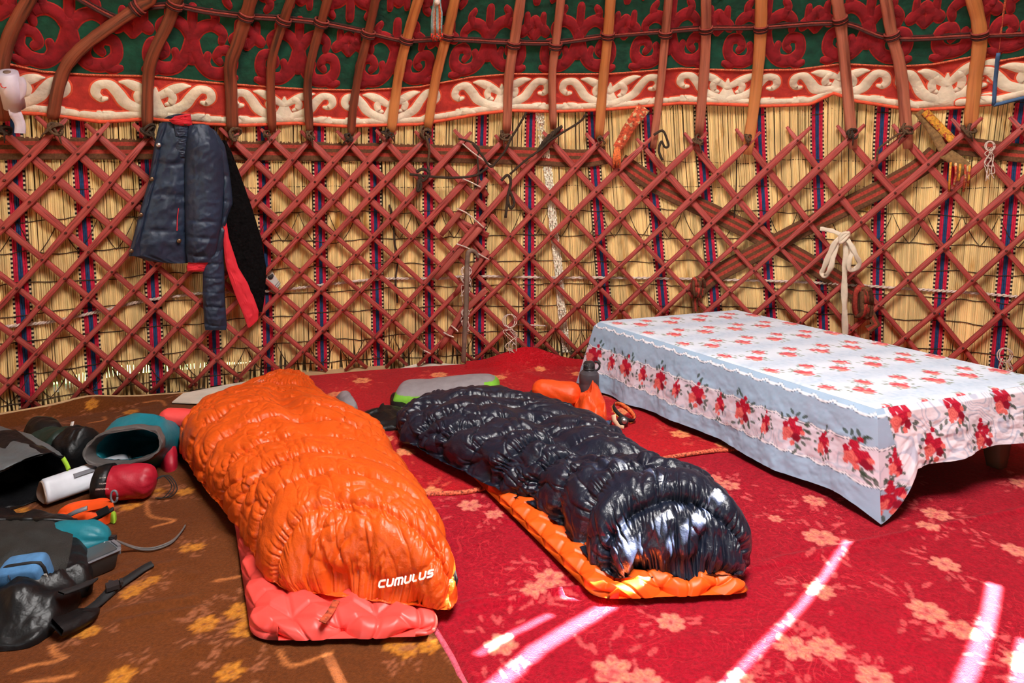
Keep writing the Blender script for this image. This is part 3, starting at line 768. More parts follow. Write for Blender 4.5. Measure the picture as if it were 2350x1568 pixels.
def stroke(felt, pts, wid, d, out, um, n=7, tm=1.0):
    """padded applique stroke: pts in metres along the wall (from um) and t units; wid in metres"""
    S = np.array(spline([(p[0], p[1], w_) for p, w_ in zip(pts, wid)], n)); R = 4.95
    # metric space
    X = S[:, 0]; Yt = S[:, 1] * 0.28; W = S[:, 2]
    tx = np.gradient(X); ty = np.gradient(Yt); L = np.hypot(tx, ty) + 1e-9; tx /= L; ty /= L
    # rounded ends
    x = np.concatenate([[X[0] - tx[0] * W[0] * .42], [X[0] - tx[0] * W[0] * .3], X, [X[-1] + tx[-1] * W[-1] * .3], [X[-1] + tx[-1] * W[-1] * .42]])
    y = np.concatenate([[Yt[0] - ty[0] * W[0] * .42], [Yt[0] - ty[0] * W[0] * .3], Yt, [Yt[-1] + ty[-1] * W[-1] * .3], [Yt[-1] + ty[-1] * W[-1] * .42]])
    wv = np.concatenate([[W[0] * .35], [W[0] * .75], W, [W[-1] * .75], [W[-1] * .35]])
    nx = -np.concatenate([[ty[0]] * 2, ty, [ty[-1]] * 2]); ny = np.concatenate([[tx[0]] * 2, tx, [tx[-1]] * 2])
    prof = [(-0.5, 0.0), (-0.40, 1.0), (0.40, 1.0), (0.5, 0.0)]
    P = np.stack([felt.pt(um + (x + nx * wv * a) / R, np.maximum((y + ny * wv * a) / 0.28, 0.03), d * b + 0.0008 * (1 - b)) for a, b in prof], 1)
    b0 = sum(len(v) for v in out[0]); out[0].append(P.reshape(-1, 3)); out[1].append(gridq(len(x), 4) + b0)
def outline(felt, pts, wid, d, out, um, extra=0.010): stroke(felt, pts, [w_ + extra for w_ in wid], d, out, um)
def flush(name, out, mat_, parent):
    if out[0]: return link(bpy.data.objects.new(name, mesh_np(name, np.concatenate(out[0]), np.concatenate(out[1]), mat_)), parent)

WHITE = [  # half unit, mirrored; x in metres from the trunk, t up the border
 ([(0, .16), (0, .30), (0, .46), (0, .60), (0, .74)], [.15, .10, .06, .04, .012]),
 ([(0.0, .50), (.045, .62), (.10, .75), (.15, .84), (.19, .86)], [.04, .05, .06, .045, .014]),
 ([(.07, .68), (.095, .56), (.085, .42), (.065, .38)], [.05, .045, .04, .03]),
 ([(.02, .16), (.09, .24), (.16, .40), (.20, .62), (.245, .80), (.30, .78), (.315, .62), (.29, .50), (.265, .50)], [.06, .062, .062, .058, .055, .052, .046, .04, .03]),
 ([(.0, .10), (.15, .10), (.30, .10), (.37, .10)], [.055, .055, .055, .055]),
 ([(.20, .05), (.24, .15), (.27, .20)], [.06, .05, .025]), ([(.29, .08), (.295, .19)], [.05, .03]),
]
RED = [  # u metres, h metres above the border, half unit mirrored
 ([(.0, .22), (.03, .12), (.09, .055), (.165, .05), (.215, .095), (.205, .155), (.155, .165), (.13, .13), (.15, .105)], [.05, .055, .055, .055, .05, .046, .04, .036, .03]),
 ([(.0, .20), (.045, .255), (.105, .275), (.16, .245), (.155, .205)], [.05, .048, .045, .04, .03]),
 ([(.09, .06), (.075, .10), (.085, .135)], [.04, .035, .03]), ([(.165, .05), (.20, .03), (.235, .035)], [.05, .04, .025]),
 ([(.105, .27), (.12, .31), (.10, .335)], [.04, .035, .025]), ([(.0, .10), (.0, .34)], [.045, .04]),
 ([(.215, .22), (.26, .25), (.29, .28)], [.045, .05, .035]), ([(.25, .245), (.275, .215), (.29, .19)], [.045, .04, .025]), ([(.245, .25), (.24, .30)], [.04, .028]),
]
def hanging(felt, t0, t1, ttop, units, runits, label, loc, edge_mat, sc=1.0):
    root = thing('felt_hanging', loc, label, 'hanging')
    th = np.linspace(t0, t1, 260)
    for nm, ta, tb, mm in (('border_ground', 0.0, 1.0, 'felt_border'), ('green_ground', 1.0, ttop, 'felt_green')):
        tt = np.linspace(ta, tb, 14 if ta < 1 else 40); A_, B_ = np.meshgrid(th, tt, indexing='ij')
        grid_obj(nm, felt.pt(A_, B_), M[mm], root)
    m = MB(); m.tube(felt.pt(th, np.zeros_like(th), 0.004), 0.011, 6); m.build('hem_binding', M[edge_mat], root)
    m = MB(); m.tube(felt.pt(th, np.ones_like(th), 0.006), 0.006, 5); m.build('braid', M['braid'], root)
    for um, s in units:
        o1, o2 = ([], []), ([], [])
        for pts, wd in WHITE:
            for sg in (-1, 1):
                if all(p[0] == 0 for p in pts) and sg < 0: continue
                pp = [(p[0] * sg * s, p[1]) for p in pts]
                stroke(felt, pp, [q * 1.1 for q in wd], 0.007, o2, um); outline(felt, pp, [q * 1.1 for q in wd], 0.004, o1, um, 0.014)
        flush('scroll_outline', o1, M['felt_edge'], root); flush('white_scroll', o2, M['felt_white'], root)
    for um, h0, s, fl_ in runits:
        o1, o2 = ([], []), ([], [])
        for pts, wd in RED:
            for sg in (-1, 1):
                if all(p[0] == 0 for p in pts) and (sg < 0 or um > t1 - .006): continue
                if um + max(p[0] * sg * s for p in pts) / 4.95 > t1 - .006: continue
                pp = [(p[0] * sg * s, 1 + (h0 + (p[1] if not fl_ else 0.36 - p[1])) / 0.28) for p in pts]
                stroke(felt, pp, [q * 1.12 for q in wd], 0.010, o2, um); outline(felt, pp, [q * 1.12 for q in wd], 0.005, o1, um, 0.008)
        flush('scroll_outline', o1, M['felt_line'], root); flush('red_scroll', o2, M['felt_red'], root)
    return root
SEAM = wallp(2283, 200, 0.03)[0]
ux = [-235, 22, 357, 653, 899, 1151, 1400, 1669, 1924, 2172]
um = [wallp(x, 200, FOFF)[0] for x in ux]; units = []
for i, u in enumerate(um):
    gap = (um[min(i + 1, len(um) - 1)] - um[max(i - 1, 0)]) / (2 if 0 < i < len(um) - 1 else 1) * 4.95
    units.append((u, max(0.75, min(1.25, gap / 0.74))))
run = []; u = wallp(-180, 120, FOFF)[0]; k = 0; du = 0.585 / 4.95
while u < SEAM + 0.02:
    for row in range(3): run.append((u + (du / 2 if row % 2 else 0), 0.0 + row * 0.345, 1.0, row % 2 == 1))
    u += du
hanging(F1, wallp(-170, 200, FOFF)[0], SEAM + 0.004, 3.9, units, run, 'large felt roof hanging with red scrolls on green and a red and white scroll border', tuple(onwall(0, 1.6, 0.03)), 'felt_edge')
# the second hanging starts right of the seam, blue bound
HEM2 = [(2275, 243), (2350, 224), (2520, 190)]; MID2 = [(2275, 143), (2350, 131), (2520, 110)]
F2 = Felt(np.array([wallp(x, y, 0.05) for x, y in HEM2]), np.array([wallp(x, y, 0.05) for x, y in MID2]), 0.052)
u2 = wallp(2390, 200, 0.05)[0]
r2 = hanging(F2, wallp(2281, 200, 0.05)[0], u2 + 0.14, 3.0, [(u2, 1.0)], [(u2 - 0.005 + .118 * k, 0.02, 1.0, False) for k in range(2)] + [(u2 + 0.05, 0.36, 1.0, True)], 'second felt hanging with a blue bound edge at the far right', tuple(onwall(u2, 1.6, 0.05)), 'blue_edge')
m = MB(); m.tube([F2.pt(wallp(2282, 200, 0.05)[0], t_, 0.004) for t_ in np.linspace(0, 1.15, 12)], 0.011, 6); m.build('edge_binding', M['blue_edge'], r2)
m = MB(); m.tube([F2.pt(wallp(2282, 200, 0.05)[0], t_, 0.004) for t_ in np.linspace(1.15, 3.9, 30)], 0.006, 5); m.build('braid', M['braid'], r2)

# ================================================================== ROOF STRAP across the poles
STR = [[(150, -22), (265, 40), (300, 24), (390, 12), (475, 26), (555, 36), (640, 42), (735, 52), (845, 74), (930, 92), (1022, 89), (1182, 97), (1277, 97), (1395, 82), (1527, 71), (1620, 64), (1745, 62), (1930, 53), (2047, 87), (2246, 80), (2350, 76), (2470, 70)]]
root = thing('pole_strap', tuple(wall(1182, 97, 0.1)), 'dark red corded strap lacing the roof poles together', 'strap')
for q, dz in enumerate((-0.012, 0.0, 0.012)):
    P = [wall(x, y, 0.055) + Vector((0, 0, dz)) for x, y in spline(STR[0], 8)]
    m = MB(); m.tube(P, 0.0065, 6); m.build('cord', M['strap_red'] if q == 1 else M['strap_dark'], root)
for i, (pts, kind, lab) in enumerate(POLES):
    # where the strap crosses this pole it is wrapped around it
    P = pole_pts[i]; sx = [p[0] for p in STR[0]]; best = None
    for p in P:
        px = PX0 + FPX * p.x / p.y; py = PY0 - FPX * (p.z - EYE) / p.y
        y = float(np.interp(px, sx, [q[1] for q in STR[0]])); e = abs(py - y)
        if best is None or e < best[0]: best = (e, p)
    if i == 0: continue
    c = best[1]; j = P.index(c); t = (P[min(j + 1, len(P) - 1)] - P[max(j - 1, 0)]).normalized(); nn = inward(c); nn = (nn - t * nn.dot(t)).normalized(); b = t.cross(nn)
    m = MB()
    for q in range(4):
        cc = c + t * ((q - 1.5) * 0.011)
        m.tube([cc + b * (0.036 * math.cos(a)) + nn * (0.026 * math.sin(a)) for a in np.linspace(0, 2 * PI, 17)], 0.006, 5, mi=q % 2)
    m.build('wrap', [M['strap_red'], M['strap_dark']], root)
# ================================================================== CARPETS
def G(x, y, z=0.0):
    p = ground(x, y, z); return np.array([p.x, p.y])
def lerpc(c, col, k):
    k = k[:, None]; c[:] = c * (1 - k) + np.array(col)[None] * k
def paint_flower(X, Y, C, cx, cy, R, rot, petal, petal2, leafc, n=6, seed=0, leaves=True):
    r_ = random.Random(seed); dx, dy = X - cx, Y - cy
    sel = np.where(np.hypot(dx, dy) < R * 3.4)[0]
    if not len(sel): return
    x, y = dx[sel], dy[sel]; c = C[sel]
    def ell(ox, oy, a, b, an):
        u = (x - ox) * math.cos(an) + (y - oy) * math.sin(an); v = -(x - ox) * math.sin(an) + (y - oy) * math.cos(an)
        return (u / a) ** 2 + (v / b) ** 2
    def sm(e, s=0.25): return np.clip((1 - e) / s, 0, 1)
    if leaves:
        for k in range(14):
            an = (rot if k % 2 else rot + 2.7) + r_.gauss(0, .55); d = R * r_.uniform(1.2, 2.7)
            lerpc(c, leafc, sm(ell(d * math.cos(an), d * math.sin(an), R * r_.uniform(.28, .5), R * .14, an + r_.uniform(-.6, .6))) * 0.8)
        for s in (0, 1):
            an = rot + s * 2.6
            lerpc(c, leafc, sm(ell(R * 1.5 * math.cos(an), R * 1.5 * math.sin(an), R * .6, R * .04, an), .6) * .6)
    rr = np.hypot(x, y)
    for k in range(n):      # separate petals, notched and veined, round a dark eye
        an = rot + 2 * PI * k / n + r_.uniform(-.12, .12); L = R * r_.uniform(.50, .58)
        e = ell(L * math.cos(an), L * math.sin(an), R * .46, R * r_.uniform(.30, .37), an)
        m_ = np.clip((1 - e) / .3, 0, 1); lerpc(c, petal, m_)
        lerpc(c, petal2, np.clip((.45 - e) / .3, 0, 1) * .7)
        d = -x * math.sin(an) + y * math.cos(an); lerpc(c, leafc, (np.abs(d) < R * .035) * m_ * (rr > R * .3) * .5)
    lerpc(c, leafc, np.clip((R * .15 - rr) / (R * .08), 0, 1) * .8)
    C[sel] = c
def wrinkle(X, Y, lines):
    z = 0
    for (x0, y0), (x1, y1), a, wd in lines:
        dx, dy = x1 - x0, y1 - y0; L = math.hypot(dx, dy)
        t = ((X - x0) * dx + (Y - y0) * dy) / L ** 2; d = ((X - x0) * dy - (Y - y0) * dx) / L + 0.012 * fbm(t * 4, X * 0 + 1, 4)
        z = z + a * np.exp(-(d / wd) ** 2) * np.clip(np.minimum(t, 1 - t) * 8, 0, 1)
    return z
RED_B = lin((158, 8, 32)); PEACH = lin((208, 108, 98)); PEACH2 = lin((214, 140, 104)); REDL = lin((196, 74, 76))
# ---- lower red carpet
n, m_ = 620, 400
Yv = 1.05 + (3.30 - 1.05) * np.linspace(0, 1, m_); av = np.linspace(0, 3.6, n)
A_, Yg = np.meshgrid(av, Yv, indexing='ij')
left = -0.126 - (Yg - 1.677) * 0.507 + 0.012 * fbm(Yg * 5, Yg * 0, 9)
Xg = left + A_
Zg = 0.016 + 0.006 * (fbm(Xg * 2.2, Yg * 2.2, 5) + .5) + 0.0012 * fbm(Xg * 40, Yg * 40, 6)
gl = lambda *a: tuple(G(*a))
Zg += wrinkle(Xg, Yg, [(gl(1040, 1410), gl(1385, 1355), .011, .012), (gl(1040, 1425), gl(1300, 1372), .007, .012), (gl(1700, 1318), gl(2420, 1165), .010, .014), (gl(1690, 1330), gl(2000, 1262), .006, .01), (gl(1100, 1195), gl(1190, 1215), .006, .012),
                       (gl(1500, 1500), gl(1900, 1440), .005, .03), (gl(1900, 1390), gl(2200, 1540), .006, .05)])
Zg *= np.clip(A_ / 0.02, 0.35, 1)
X, Y = Xg.ravel(), Yg.ravel(); C = np.tile(np.array(RED_B), (len(X), 1)); k = 0.5 + fbm(X * 3, Y * 3, 21); lerpc(C, lin((140, 8, 28)), np.clip(k, 0, 1) * 0.45)
fl_low = [(1078, 1160, .050), (1135, 1182, .040), (1262, 1328, .055), (1225, 1356, .045), (1150, 1478, .05), (1540, 1428, .045), (1408, 1540, .06), (1482, 1562, .045), (1822, 1488, .055), (1898, 1490, .05), (1880, 1356, .05),
          (2128, 1402, .06), (2206, 1444, .05), (1884, 1232, .062), (2150, 1180, .055), (2128, 1207, .04), (2168, 1292, .05), (1870, 1148, .048), (1672, 1112, .05), (1640, 1095, .035), (2345, 1110, .05), (2330, 1262, .045), (1700, 1560, .04), (2010, 1560, .05), (1780, 1190, .03), (2345, 1520, .05), (2050, 1085, .045)]
for i, (x, y, R) in enumerate(fl_low):
    p = G(x, y, .02); paint_flower(X, Y, C, p[0], p[1], R, i * 1.3, PEACH, PEACH2, REDL, 6 + i % 2, i)
cl = thing('carpet', (1.2, 1.9, 0.016), 'lower red flowered carpet with sun streaks in the foreground, pink edged on its left', 'carpet')
P = np.stack([Xg, Yg, Zg], -1); grid_obj('pile', P, M['carpet_red'], cl, col=C)
m = MB(); m.tube([Vector(p) + Vector((0, 0, -0.004)) for p in P[0, ::6]], 0.0095, 6); m.build('edge_binding', M['edge_pink'], cl)
# ---- upper red carpet
n, m_ = 410, 230
a = np.linspace(0, 1, n); b = np.linspace(0, 1, m_); A_, B_ = np.meshgrid(a, b, indexing='ij')
xb = -0.75 + 3.9 * A_; xt = -1.50 + 4.6 * A_
bx = [-0.9, -0.384, -0.198, 0.571, 1.045, 1.6, 3.3]; by = [2.56, 2.61, 2.635, 2.914, 3.046, 3.15, 3.3]
yb = np.interp(xb, bx, by) + 0.012 * np.sin(xb * 9)
tp = [G(640, 872), G(700, 866), G(890, 851), G(1000, 846), G(1085, 832)]
yt_arc = CY + np.sqrt(np.maximum(4.985 ** 2 - (xt - CX) ** 2, 1))
yt = np.where(xt < -0.25, np.interp(xt, [p[0] for p in tp], [p[1] for p in tp]), yt_arc)
kk = np.clip((xt + 0.45) / 0.25, 0, 1); yt = np.where(xt < -0.2, yt * (1 - kk) + yt_arc * kk, yt_arc); yt = np.minimum(yt, yt_arc)
Xg = xb + (xt - xb) * B_; Yg = yb + (yt - yb) * B_
Zg = 0.030 + 0.005 * fbm(Xg * 2.5, Yg * 2.5, 8) + 0.001 * fbm(Xg * 40, Yg * 40, 6)
Zg += 0.085 * np.exp(-((Xg - 0.10) / 0.20) ** 2) * np.clip((B_ - 0.86) / 0.14, 0, 1) ** 1.5 + 0.02 * np.clip((B_ - 0.93) / 0.07, 0, 1) * (Xg > -.3)
Zg += wrinkle(Xg, Yg, [(gl(900, 1000), gl(960, 1120), .01, .03), (gl(1120, 845), gl(1330, 905), .01, .05)])
X, Y = Xg.ravel(), Yg.ravel(); C = np.tile(np.array(lin((182, 14, 26))), (len(X), 1)); k = 0.5 + fbm(X * 3, Y * 3, 22); lerpc(C, lin((142, 8, 20)), np.clip(k, 0, 1) * 0.45)
fl_up = [(706, 892, .05), (770, 905, .05), (830, 874, .06), (1008, 860, .06), (1144, 866, .055), (1330, 858, .055), (1300, 884, .05), (1425, 945, .05), (1562, 996, .055), (1515, 1062, .055), (985, 1130, .055), (1010, 1145, .03), (880, 1010, .05), (930, 1040, .05), (1240, 850, .04), (1660, 1020, .04), (1170, 900, .05), (970, 890, .04), (905, 945, .05), (1400, 905, .05)]
for i, (x, y, R) in enumerate(fl_up):
    p = G(x, y, .03); paint_flower(X, Y, C, p[0], p[1], R, i * 1.1, lin((224, 128, 86)), lin((228, 158, 96)), lin((200, 70, 56)), 6 + i % 2, i + 50)
cu = thing('carpet', (0.4, 3.6, 0.03), 'upper red flowered carpet reaching the lattice, its corded edge crossing under the navy bag', 'carpet')
P = np.stack([Xg, Yg, Zg], -1); grid_obj('pile', P, M['carpet_red'], cu, col=C)
m = MB(); m.tube([Vector(p) + Vector((0, 0, -0.004)) for p in P[::5, 0]], 0.010, 6); m.build('edge_cord', M['edge_cord'], cu)
# ---- brown carpet
n, m_ = 410, 380
Xv = np.linspace(-3.5, -0.02, n); b = np.linspace(0, 1, m_); Xg, B_ = np.meshgrid(Xv, b, indexing='ij')
yt = CY + np.sqrt(np.maximum(4.975 ** 2 - (Xg - CX) ** 2, 0.5)); y0 = 0.85
Yg = y0 + (yt - y0) * B_
Zg = 0.006 + 0.004 * (fbm(Xg * 3, Yg * 3, 15) + .5) + 0.0014 * fbm(Xg * 36, Yg * 36, 16)
Zg += 0.05 * np.clip((B_ - 0.955) / 0.045, 0, 1) ** 1.2 * np.clip((-1.8 - Xg) / 0.5, 0, 1)
Zg += wrinkle(Xg, Yg, [(gl(230, 1420), gl(470, 1375), .010, .02), (gl(250, 1445), gl(480, 1400), .009, .018), (gl(200, 1345), gl(420, 1290), .007, .02), (gl(400, 1500), gl(640, 1480), .008, .03), (gl(280, 1300), gl(470, 1330), .006, .02), (gl(60, 950), gl(310, 935), .018, .05), (gl(100, 1540), gl(420, 1520), .006, .03), (gl(330, 1060), gl(480, 1120), .006, .03)])
X, Y = Xg.ravel(), Yg.ravel(); C = np.tile(np.array(lin((104, 54, 20))), (len(X), 1)); k = 0.5 + fbm(X * 4, Y * 4, 31); lerpc(C, lin((84, 40, 14)), np.clip(k, 0, 1) * 0.5)
GOLD, GOLD2, PINKB = lin((176, 108, 32)), lin((194, 130, 48)), lin((146, 88, 58))
fl_b = [(110, 970, .055), (85, 975, .04), (10, 1008, .05), (210, 942, .04), (430, 905, .05), (300, 945, .05), (310, 1140, .06), (355, 1132, .05), (300, 1160, .05), (425, 1128, .045), (40, 1175, .05), (430, 1257, .035), (455, 1255, .03), (320, 1345, .04), (300, 1360, .04), (350, 1330, .03), (170, 1448, .04), (205, 1450, .035), (550, 1400, .055), (580, 1425, .05), (470, 1432, .05), (560, 1445, .05),
        (905, 1475, .045), (935, 1490, .04), (985, 1480, .04), (275, 1555, .045), (530, 1540, .045), (200, 1008, .04), (20, 1540, .0)]
for i, (x, y, R) in enumerate(fl_b):
    if R > 0: p = G(x, y, .01); paint_flower(X, Y, C, p[0], p[1], R * .85, i * 1.7, GOLD, GOLD2, PINKB, 6, i + 90)
for path in ([(30, 1550), (80, 1535), (148, 1524), (125, 1508), (120, 1490)], [(170, 1560), (110, 1570), (60, 1575)], [(350, 1215), (400, 1200), (345, 1190), (335, 1150)], [(490, 1340), (540, 1332), (590, 1322)], [(205, 975), (240, 968), (238, 960)], [(640, 1500), (670, 1535), (760, 1505)], [(440, 945), (500, 938)], [(330, 930), (370, 925), (380, 935)]):
    path = spline(path, 5)
    for (x0, y0_), (x1, y1) in zip(path[:-1], path[1:]):
        p, q = G(x0, y0_), G(x1, y1); d = q - p; L2 = d @ d
        t = np.clip(((X - p[0]) * d[0] + (Y - p[1]) * d[1]) / L2, 0, 1); dist = np.hypot(X - p[0] - t * d[0], Y - p[1] - t * d[1])
        lerpc(C, lin((184, 112, 60)), np.clip((0.009 - dist) / 0.005, 0, 1) * 0.65)
cb = thing('carpet', (-1.6, 2.4, 0.006), 'brown carpet with golden flowers covering the left side of the floor', 'carpet')
P = np.stack([Xg, Yg, Zg], -1); grid_obj('pile', P, M['carpet_brown'], cb, col=C)
m = MB(); m.tube([Vector(p) + Vector((0, 0, -0.003)) for p in P[::5, -1]], 0.007, 6); m.build('edge_binding', M['cardboard'], cb)
# sheets between carpets and lattice
def sheet(name, px, label, cat, matn, z, th=0.006):
    mb_ = MB(); P = [ground(x, y, z) for x, y in px]; n_ = len(P)
    mb_.add([p + Vector((0, 0, th)) for p in P] + [p for p in P], [tuple(range(n_))] + [(i, (i + 1) % n_, n_ + (i + 1) % n_, n_ + i) for i in range(n_)])
    return tag(mb_.build(name, M[matn], None, False), label, cat)
sheet('cardboard_sheet', [(640, 900), (690, 852), (780, 843), (886, 838), (893, 850), (880, 870), (760, 900)], 'tan cardboard sheet poking out between red carpet and lattice', 'cardboard', 'cardboard', 0.018)
sheet('plastic_sheet', [(900, 870), (915, 848), (960, 836), (1010, 836), (1062, 838), (1060, 865)], 'white sheet poking out behind the red carpet, right of the cardboard', 'sheet', 'sheet', 0.014)
sheet('felt_mat', [(395, 925), (420, 905), (520, 885), (600, 872), (660, 868), (650, 905), (500, 930)], 'pale felt mat edge between brown carpet and lattice', 'mat', 'sheet', 0.0165)

# ================================================================== LOW TABLE and tablecloth
TZ = 0.41
tA, tD = Vector((0.515, 3.935, TZ)), Vector((1.352, 2.474, TZ)); tB = Vector((1.435, 4.265, TZ)); tC = tB + (tD - tA)
def tq(u, v, z=TZ):   # u along A->D, v along A->B
    p = tA + (tD - tA) * u + (tB - tA) * v; p.z = z; return p
LU, LV = (tD - tA).length, (tB - tA).length
eu, ev = (tD - tA).normalized(), (tB - tA).normalized(); ez = Vector((0, 0, 1))
tb = thing('low_table', tuple(tq(.5, .5, 0.0)), 'low wooden table hidden under the flowered cloth, thick dark legs', 'table')
m = MB(); m.box(tq(.5, .5, TZ - 0.022), LU - 0.02, LV - 0.02, 0.03, (eu, ev, ez)); m.build('tabletop', M['wood_table'], tb, False)
for nm, u, v, sx, sy in (('apron', .5, .06, LU * .9, .025), ('apron', .5, .94, LU * .9, .025), ('apron', .05, .5, .025, LV * .86), ('apron', .95, .5, .025, LV * .86)):
    m = MB(); m.box(tq(u, v, TZ - 0.085), sx, sy, 0.09, (eu, ev, ez)); m.build(nm, M['wood_table'], tb, False)
for u, v, mt_ in ((.975, .035, 'wood_pale'), (.93, .85, 'wood_table'), (.05, .06, 'wood_table'), (.05, .94, 'wood_table')):
    m = MB(); R = []
    for z, s in ((0.028, .026), (0.06, .03), (0.2, .046), (0.3, .052), (0.372, .052)):
        c = tq(u, v, z); k = s
        R.append([c + eu * (k * a) + ev * (k * b_) for a, b_ in ((-1, -.8), (-.8, -1), (.8, -1), (1, -.8), (1, .8), (.8, 1), (-.8, 1), (-1, .8))])
    m.rings(R); o = m.build('leg', M[mt_], tb)
    if mt_ == 'wood_pale': o['label'] = 'pale leg foot'
# --- cloth: painted (printed) pattern in cloth coordinates
BLUE, WHT, LILAC, NAVYL = np.array(lin((160, 184, 208))), np.array(lin((216, 223, 234))), np.array(lin((218, 206, 218))), np.array(lin((62, 70, 96)))
RS, PK, LF, RS2 = lin((196, 24, 52)), lin((232, 116, 106)), lin((54, 72, 54)), lin((146, 14, 40))
def paint_rose(X, Y, C, cx, cy, s, seed, up=(0, 1), leaf=True, wide=1.0, pale=False):
    RS, PK, LF, RS2 = (lin((216, 84, 92)), lin((238, 158, 146)), lin((128, 140, 122)), lin((198, 70, 82))) if pale else (lin((190, 22, 52)), lin((230, 112, 104)), lin((52, 70, 54)), lin((140, 12, 40)))
    r_ = random.Random(seed); dx, dy = X - cx, Y - cy
    sel = np.where((np.abs(dx) < s * 3) & (np.abs(dy) < s * 3))[0]
    if not len(sel): return
    x = (dx[sel] * up[1] - dy[sel] * up[0]) / wide; y = dx[sel] * up[0] + dy[sel] * up[1]; c = C[sel]
    def ell(ox, oy, a, b_, an):
        u = (x - ox) * math.cos(an) + (y - oy) * math.sin(an); v = -(x - ox) * math.sin(an) + (y - oy) * math.cos(an)
        return (u / a) ** 2 + (v / b_) ** 2
    if leaf:
        for k in range(16):
            an = r_.uniform(0, 2 * PI); d = s * r_.uniform(.7, 1.35)
            lerpc(c, LF, np.clip((1 - ell(d * math.cos(an), d * math.sin(an) * 1.2, s * .26, s * .12, an + r_.uniform(-.8, .8))) * 4, 0, 1) * .85)
    blobs = [(0, -.1, .55, RS), (.42, -.35, .45, PK), (-.45, .25, .36, RS), (.1, .5, .34, RS), (-.4, -.45, .34, RS2), (.55, .25, .26, RS), (-.1, .95, .2, RS), (.6, -.75, .2, PK), (-.75, .0, .2, PK), (-.05, -.85, .22, PK)]
    for ox, oy, r0, cc in blobs:
        ox += r_.uniform(-.12, .12); oy += r_.uniform(-.12, .12)
        d = np.sqrt(ell(ox * s, oy * s, r0 * s, r0 * s, 0)); an = np.arctan2(y - oy * s, x - ox * s)
        k = np.clip((1 - d + 0.1 * np.cos(an * 5 + ox * 9)) * 6, 0, 1)
        lerpc(c, cc, k)
        lerpc(c, RS2 if cc != PK else lin((204, 66, 74)), k * (np.sin(d * 16 + an * 1.0) > 0.35) * 0.6)
    C[sel] = c
def scallop(t, per=0.16):
    f = np.mod(t / per, 1); return 0.012 * np.abs(np.sin(f * PI * 2)) ** .8 * np.where(f < .5, 1, .6)
def line(C, d, w_):
    lerpc(C, np.array(lin((240, 236, 240))), np.clip((w_ - np.abs(d)) / (w_ * .4), 0, 1)); lerpc(C, NAVYL, np.clip((w_ * .45 - np.abs(d - w_ * 1.05)) / (w_ * .3), 0, 1) * .85)
    lerpc(C, NAVYL, np.clip((w_ * .3 - np.abs(d + w_ * .9)) / (w_ * .3), 0, 1) * .6)
def scrolls(X, Y, C, k, colr):
    q = np.mod(fbm(X * 9, Y * 9, 77, 2) * 6, 1); lerpc(C, colr, np.clip((0.16 - np.abs(q - .5)) / .06, 0, 1) * k)
def paint_top(S, T):   # metres along A->D and A->B
    C = np.tile(WHT, (len(S), 1))
    band_ = 0.5 + 0.5 * np.cos(2 * PI * S / 0.268); sp = fbm(S * 70, T * 70, 41) + 0.2
    lerpc(C, BLUE, np.clip(band_ - .25, 0, 1) * 0.45 + np.clip(sp, 0, 1) * np.clip(band_ - .1, 0, 1) * 0.5)
    i = 0
    for a in range(-1, 7):
        for b_ in range(0, 11):
            i += 1
            paint_rose(S, T, C, 0.134 + a * 0.268 + (0.040 if b_ % 2 else -0.040), 0.055 + b_ * 0.098, 0.040 if b_ % 2 else 0.032, i, up=(-0.0, 1), wide=1.25, pale=True)
    return C
def paint_front(S, D):
    C = np.tile(BLUE, (len(S), 1))
    mid = (D > 0.125 + scallop(S)) & (D < 0.255 + scallop(S)); C[mid] = LILAC
    q = mid & (D > .19); cc = C[q]; scrolls(S[q], D[q], cc, .45, BLUE * .8); C[q] = cc
    line(C, D - 0.012 - scallop(S), 0.0042); line(C, D - 0.125 - scallop(S), 0.0042); line(C, D - 0.255 - scallop(S), 0.0042)
    for i in range(14):
        paint_rose(S, D, C, 0.055 + i * 0.131, 0.175 + .01 * (i % 2), 0.055 if i % 2 == 0 else 0.046, 300 + i, up=(0, -1), wide=1.0 if i % 2 == 0 else .62)
    return C
def paint_end(S, D):
    C = np.tile(np.array(lin((236, 224, 232))), (len(S), 1)); scrolls(S * .9, D * .9, C, .55, np.array(lin((140, 158, 188))))
    for i in range(7):
        paint_rose(S, D, C, 0.10 + i * 0.27, 0.03, 0.055, 400 + i, up=(0, -1))
        paint_rose(S, D, C, 0.235 + i * 0.27, 0.15, 0.055, 500 + i, up=(0, -1))
    b_ = S < 0.035 + 0.20 * D
    Cb = paint_front(S + LU + .02, D); C[b_] = Cb[b_]
    paint_rose(S, D, C, .03, .30, .05, 777, up=(0, -1))
    return C
CZ = TZ + 0.002
nu, nv = 440, 270
U_, V_ = np.meshgrid(np.linspace(0, 1, nu), np.linspace(0, 1, nv), indexing='ij')
b3 = lambda p: np.array(p)
Pt = b3(tA) + (b3(tD) - b3(tA)) * U_[..., None] + (b3(tB) - b3(tA)) * V_[..., None]
edge = np.minimum(np.minimum(U_ * LU, (1 - U_) * LU), np.minimum(V_ * LV, (1 - V_) * LV))
Pt[..., 2] = CZ + 0.0015 * fbm(U_ * 12, V_ * 9, 61) - 0.006 * np.clip(1 - edge / .012, 0, 1) ** 2 + 0.002
Ct = paint_top((U_ * LU).ravel(), (V_ * LV).ravel())
cloth_root = thing('tablecloth', tuple(tq(.5, .5, TZ)), 'pale blue and white tablecloth with red roses draped over the low table', 'tablecloth')
grid_obj('cloth_top', Pt, M['cloth_print'], cloth_root, col=Ct)
CORNER = {'D': (0.375, 0.062), 'A': (0.37, 0.075), 'C': (0.22, 0.04), 'B': (0.24, 0.04)}
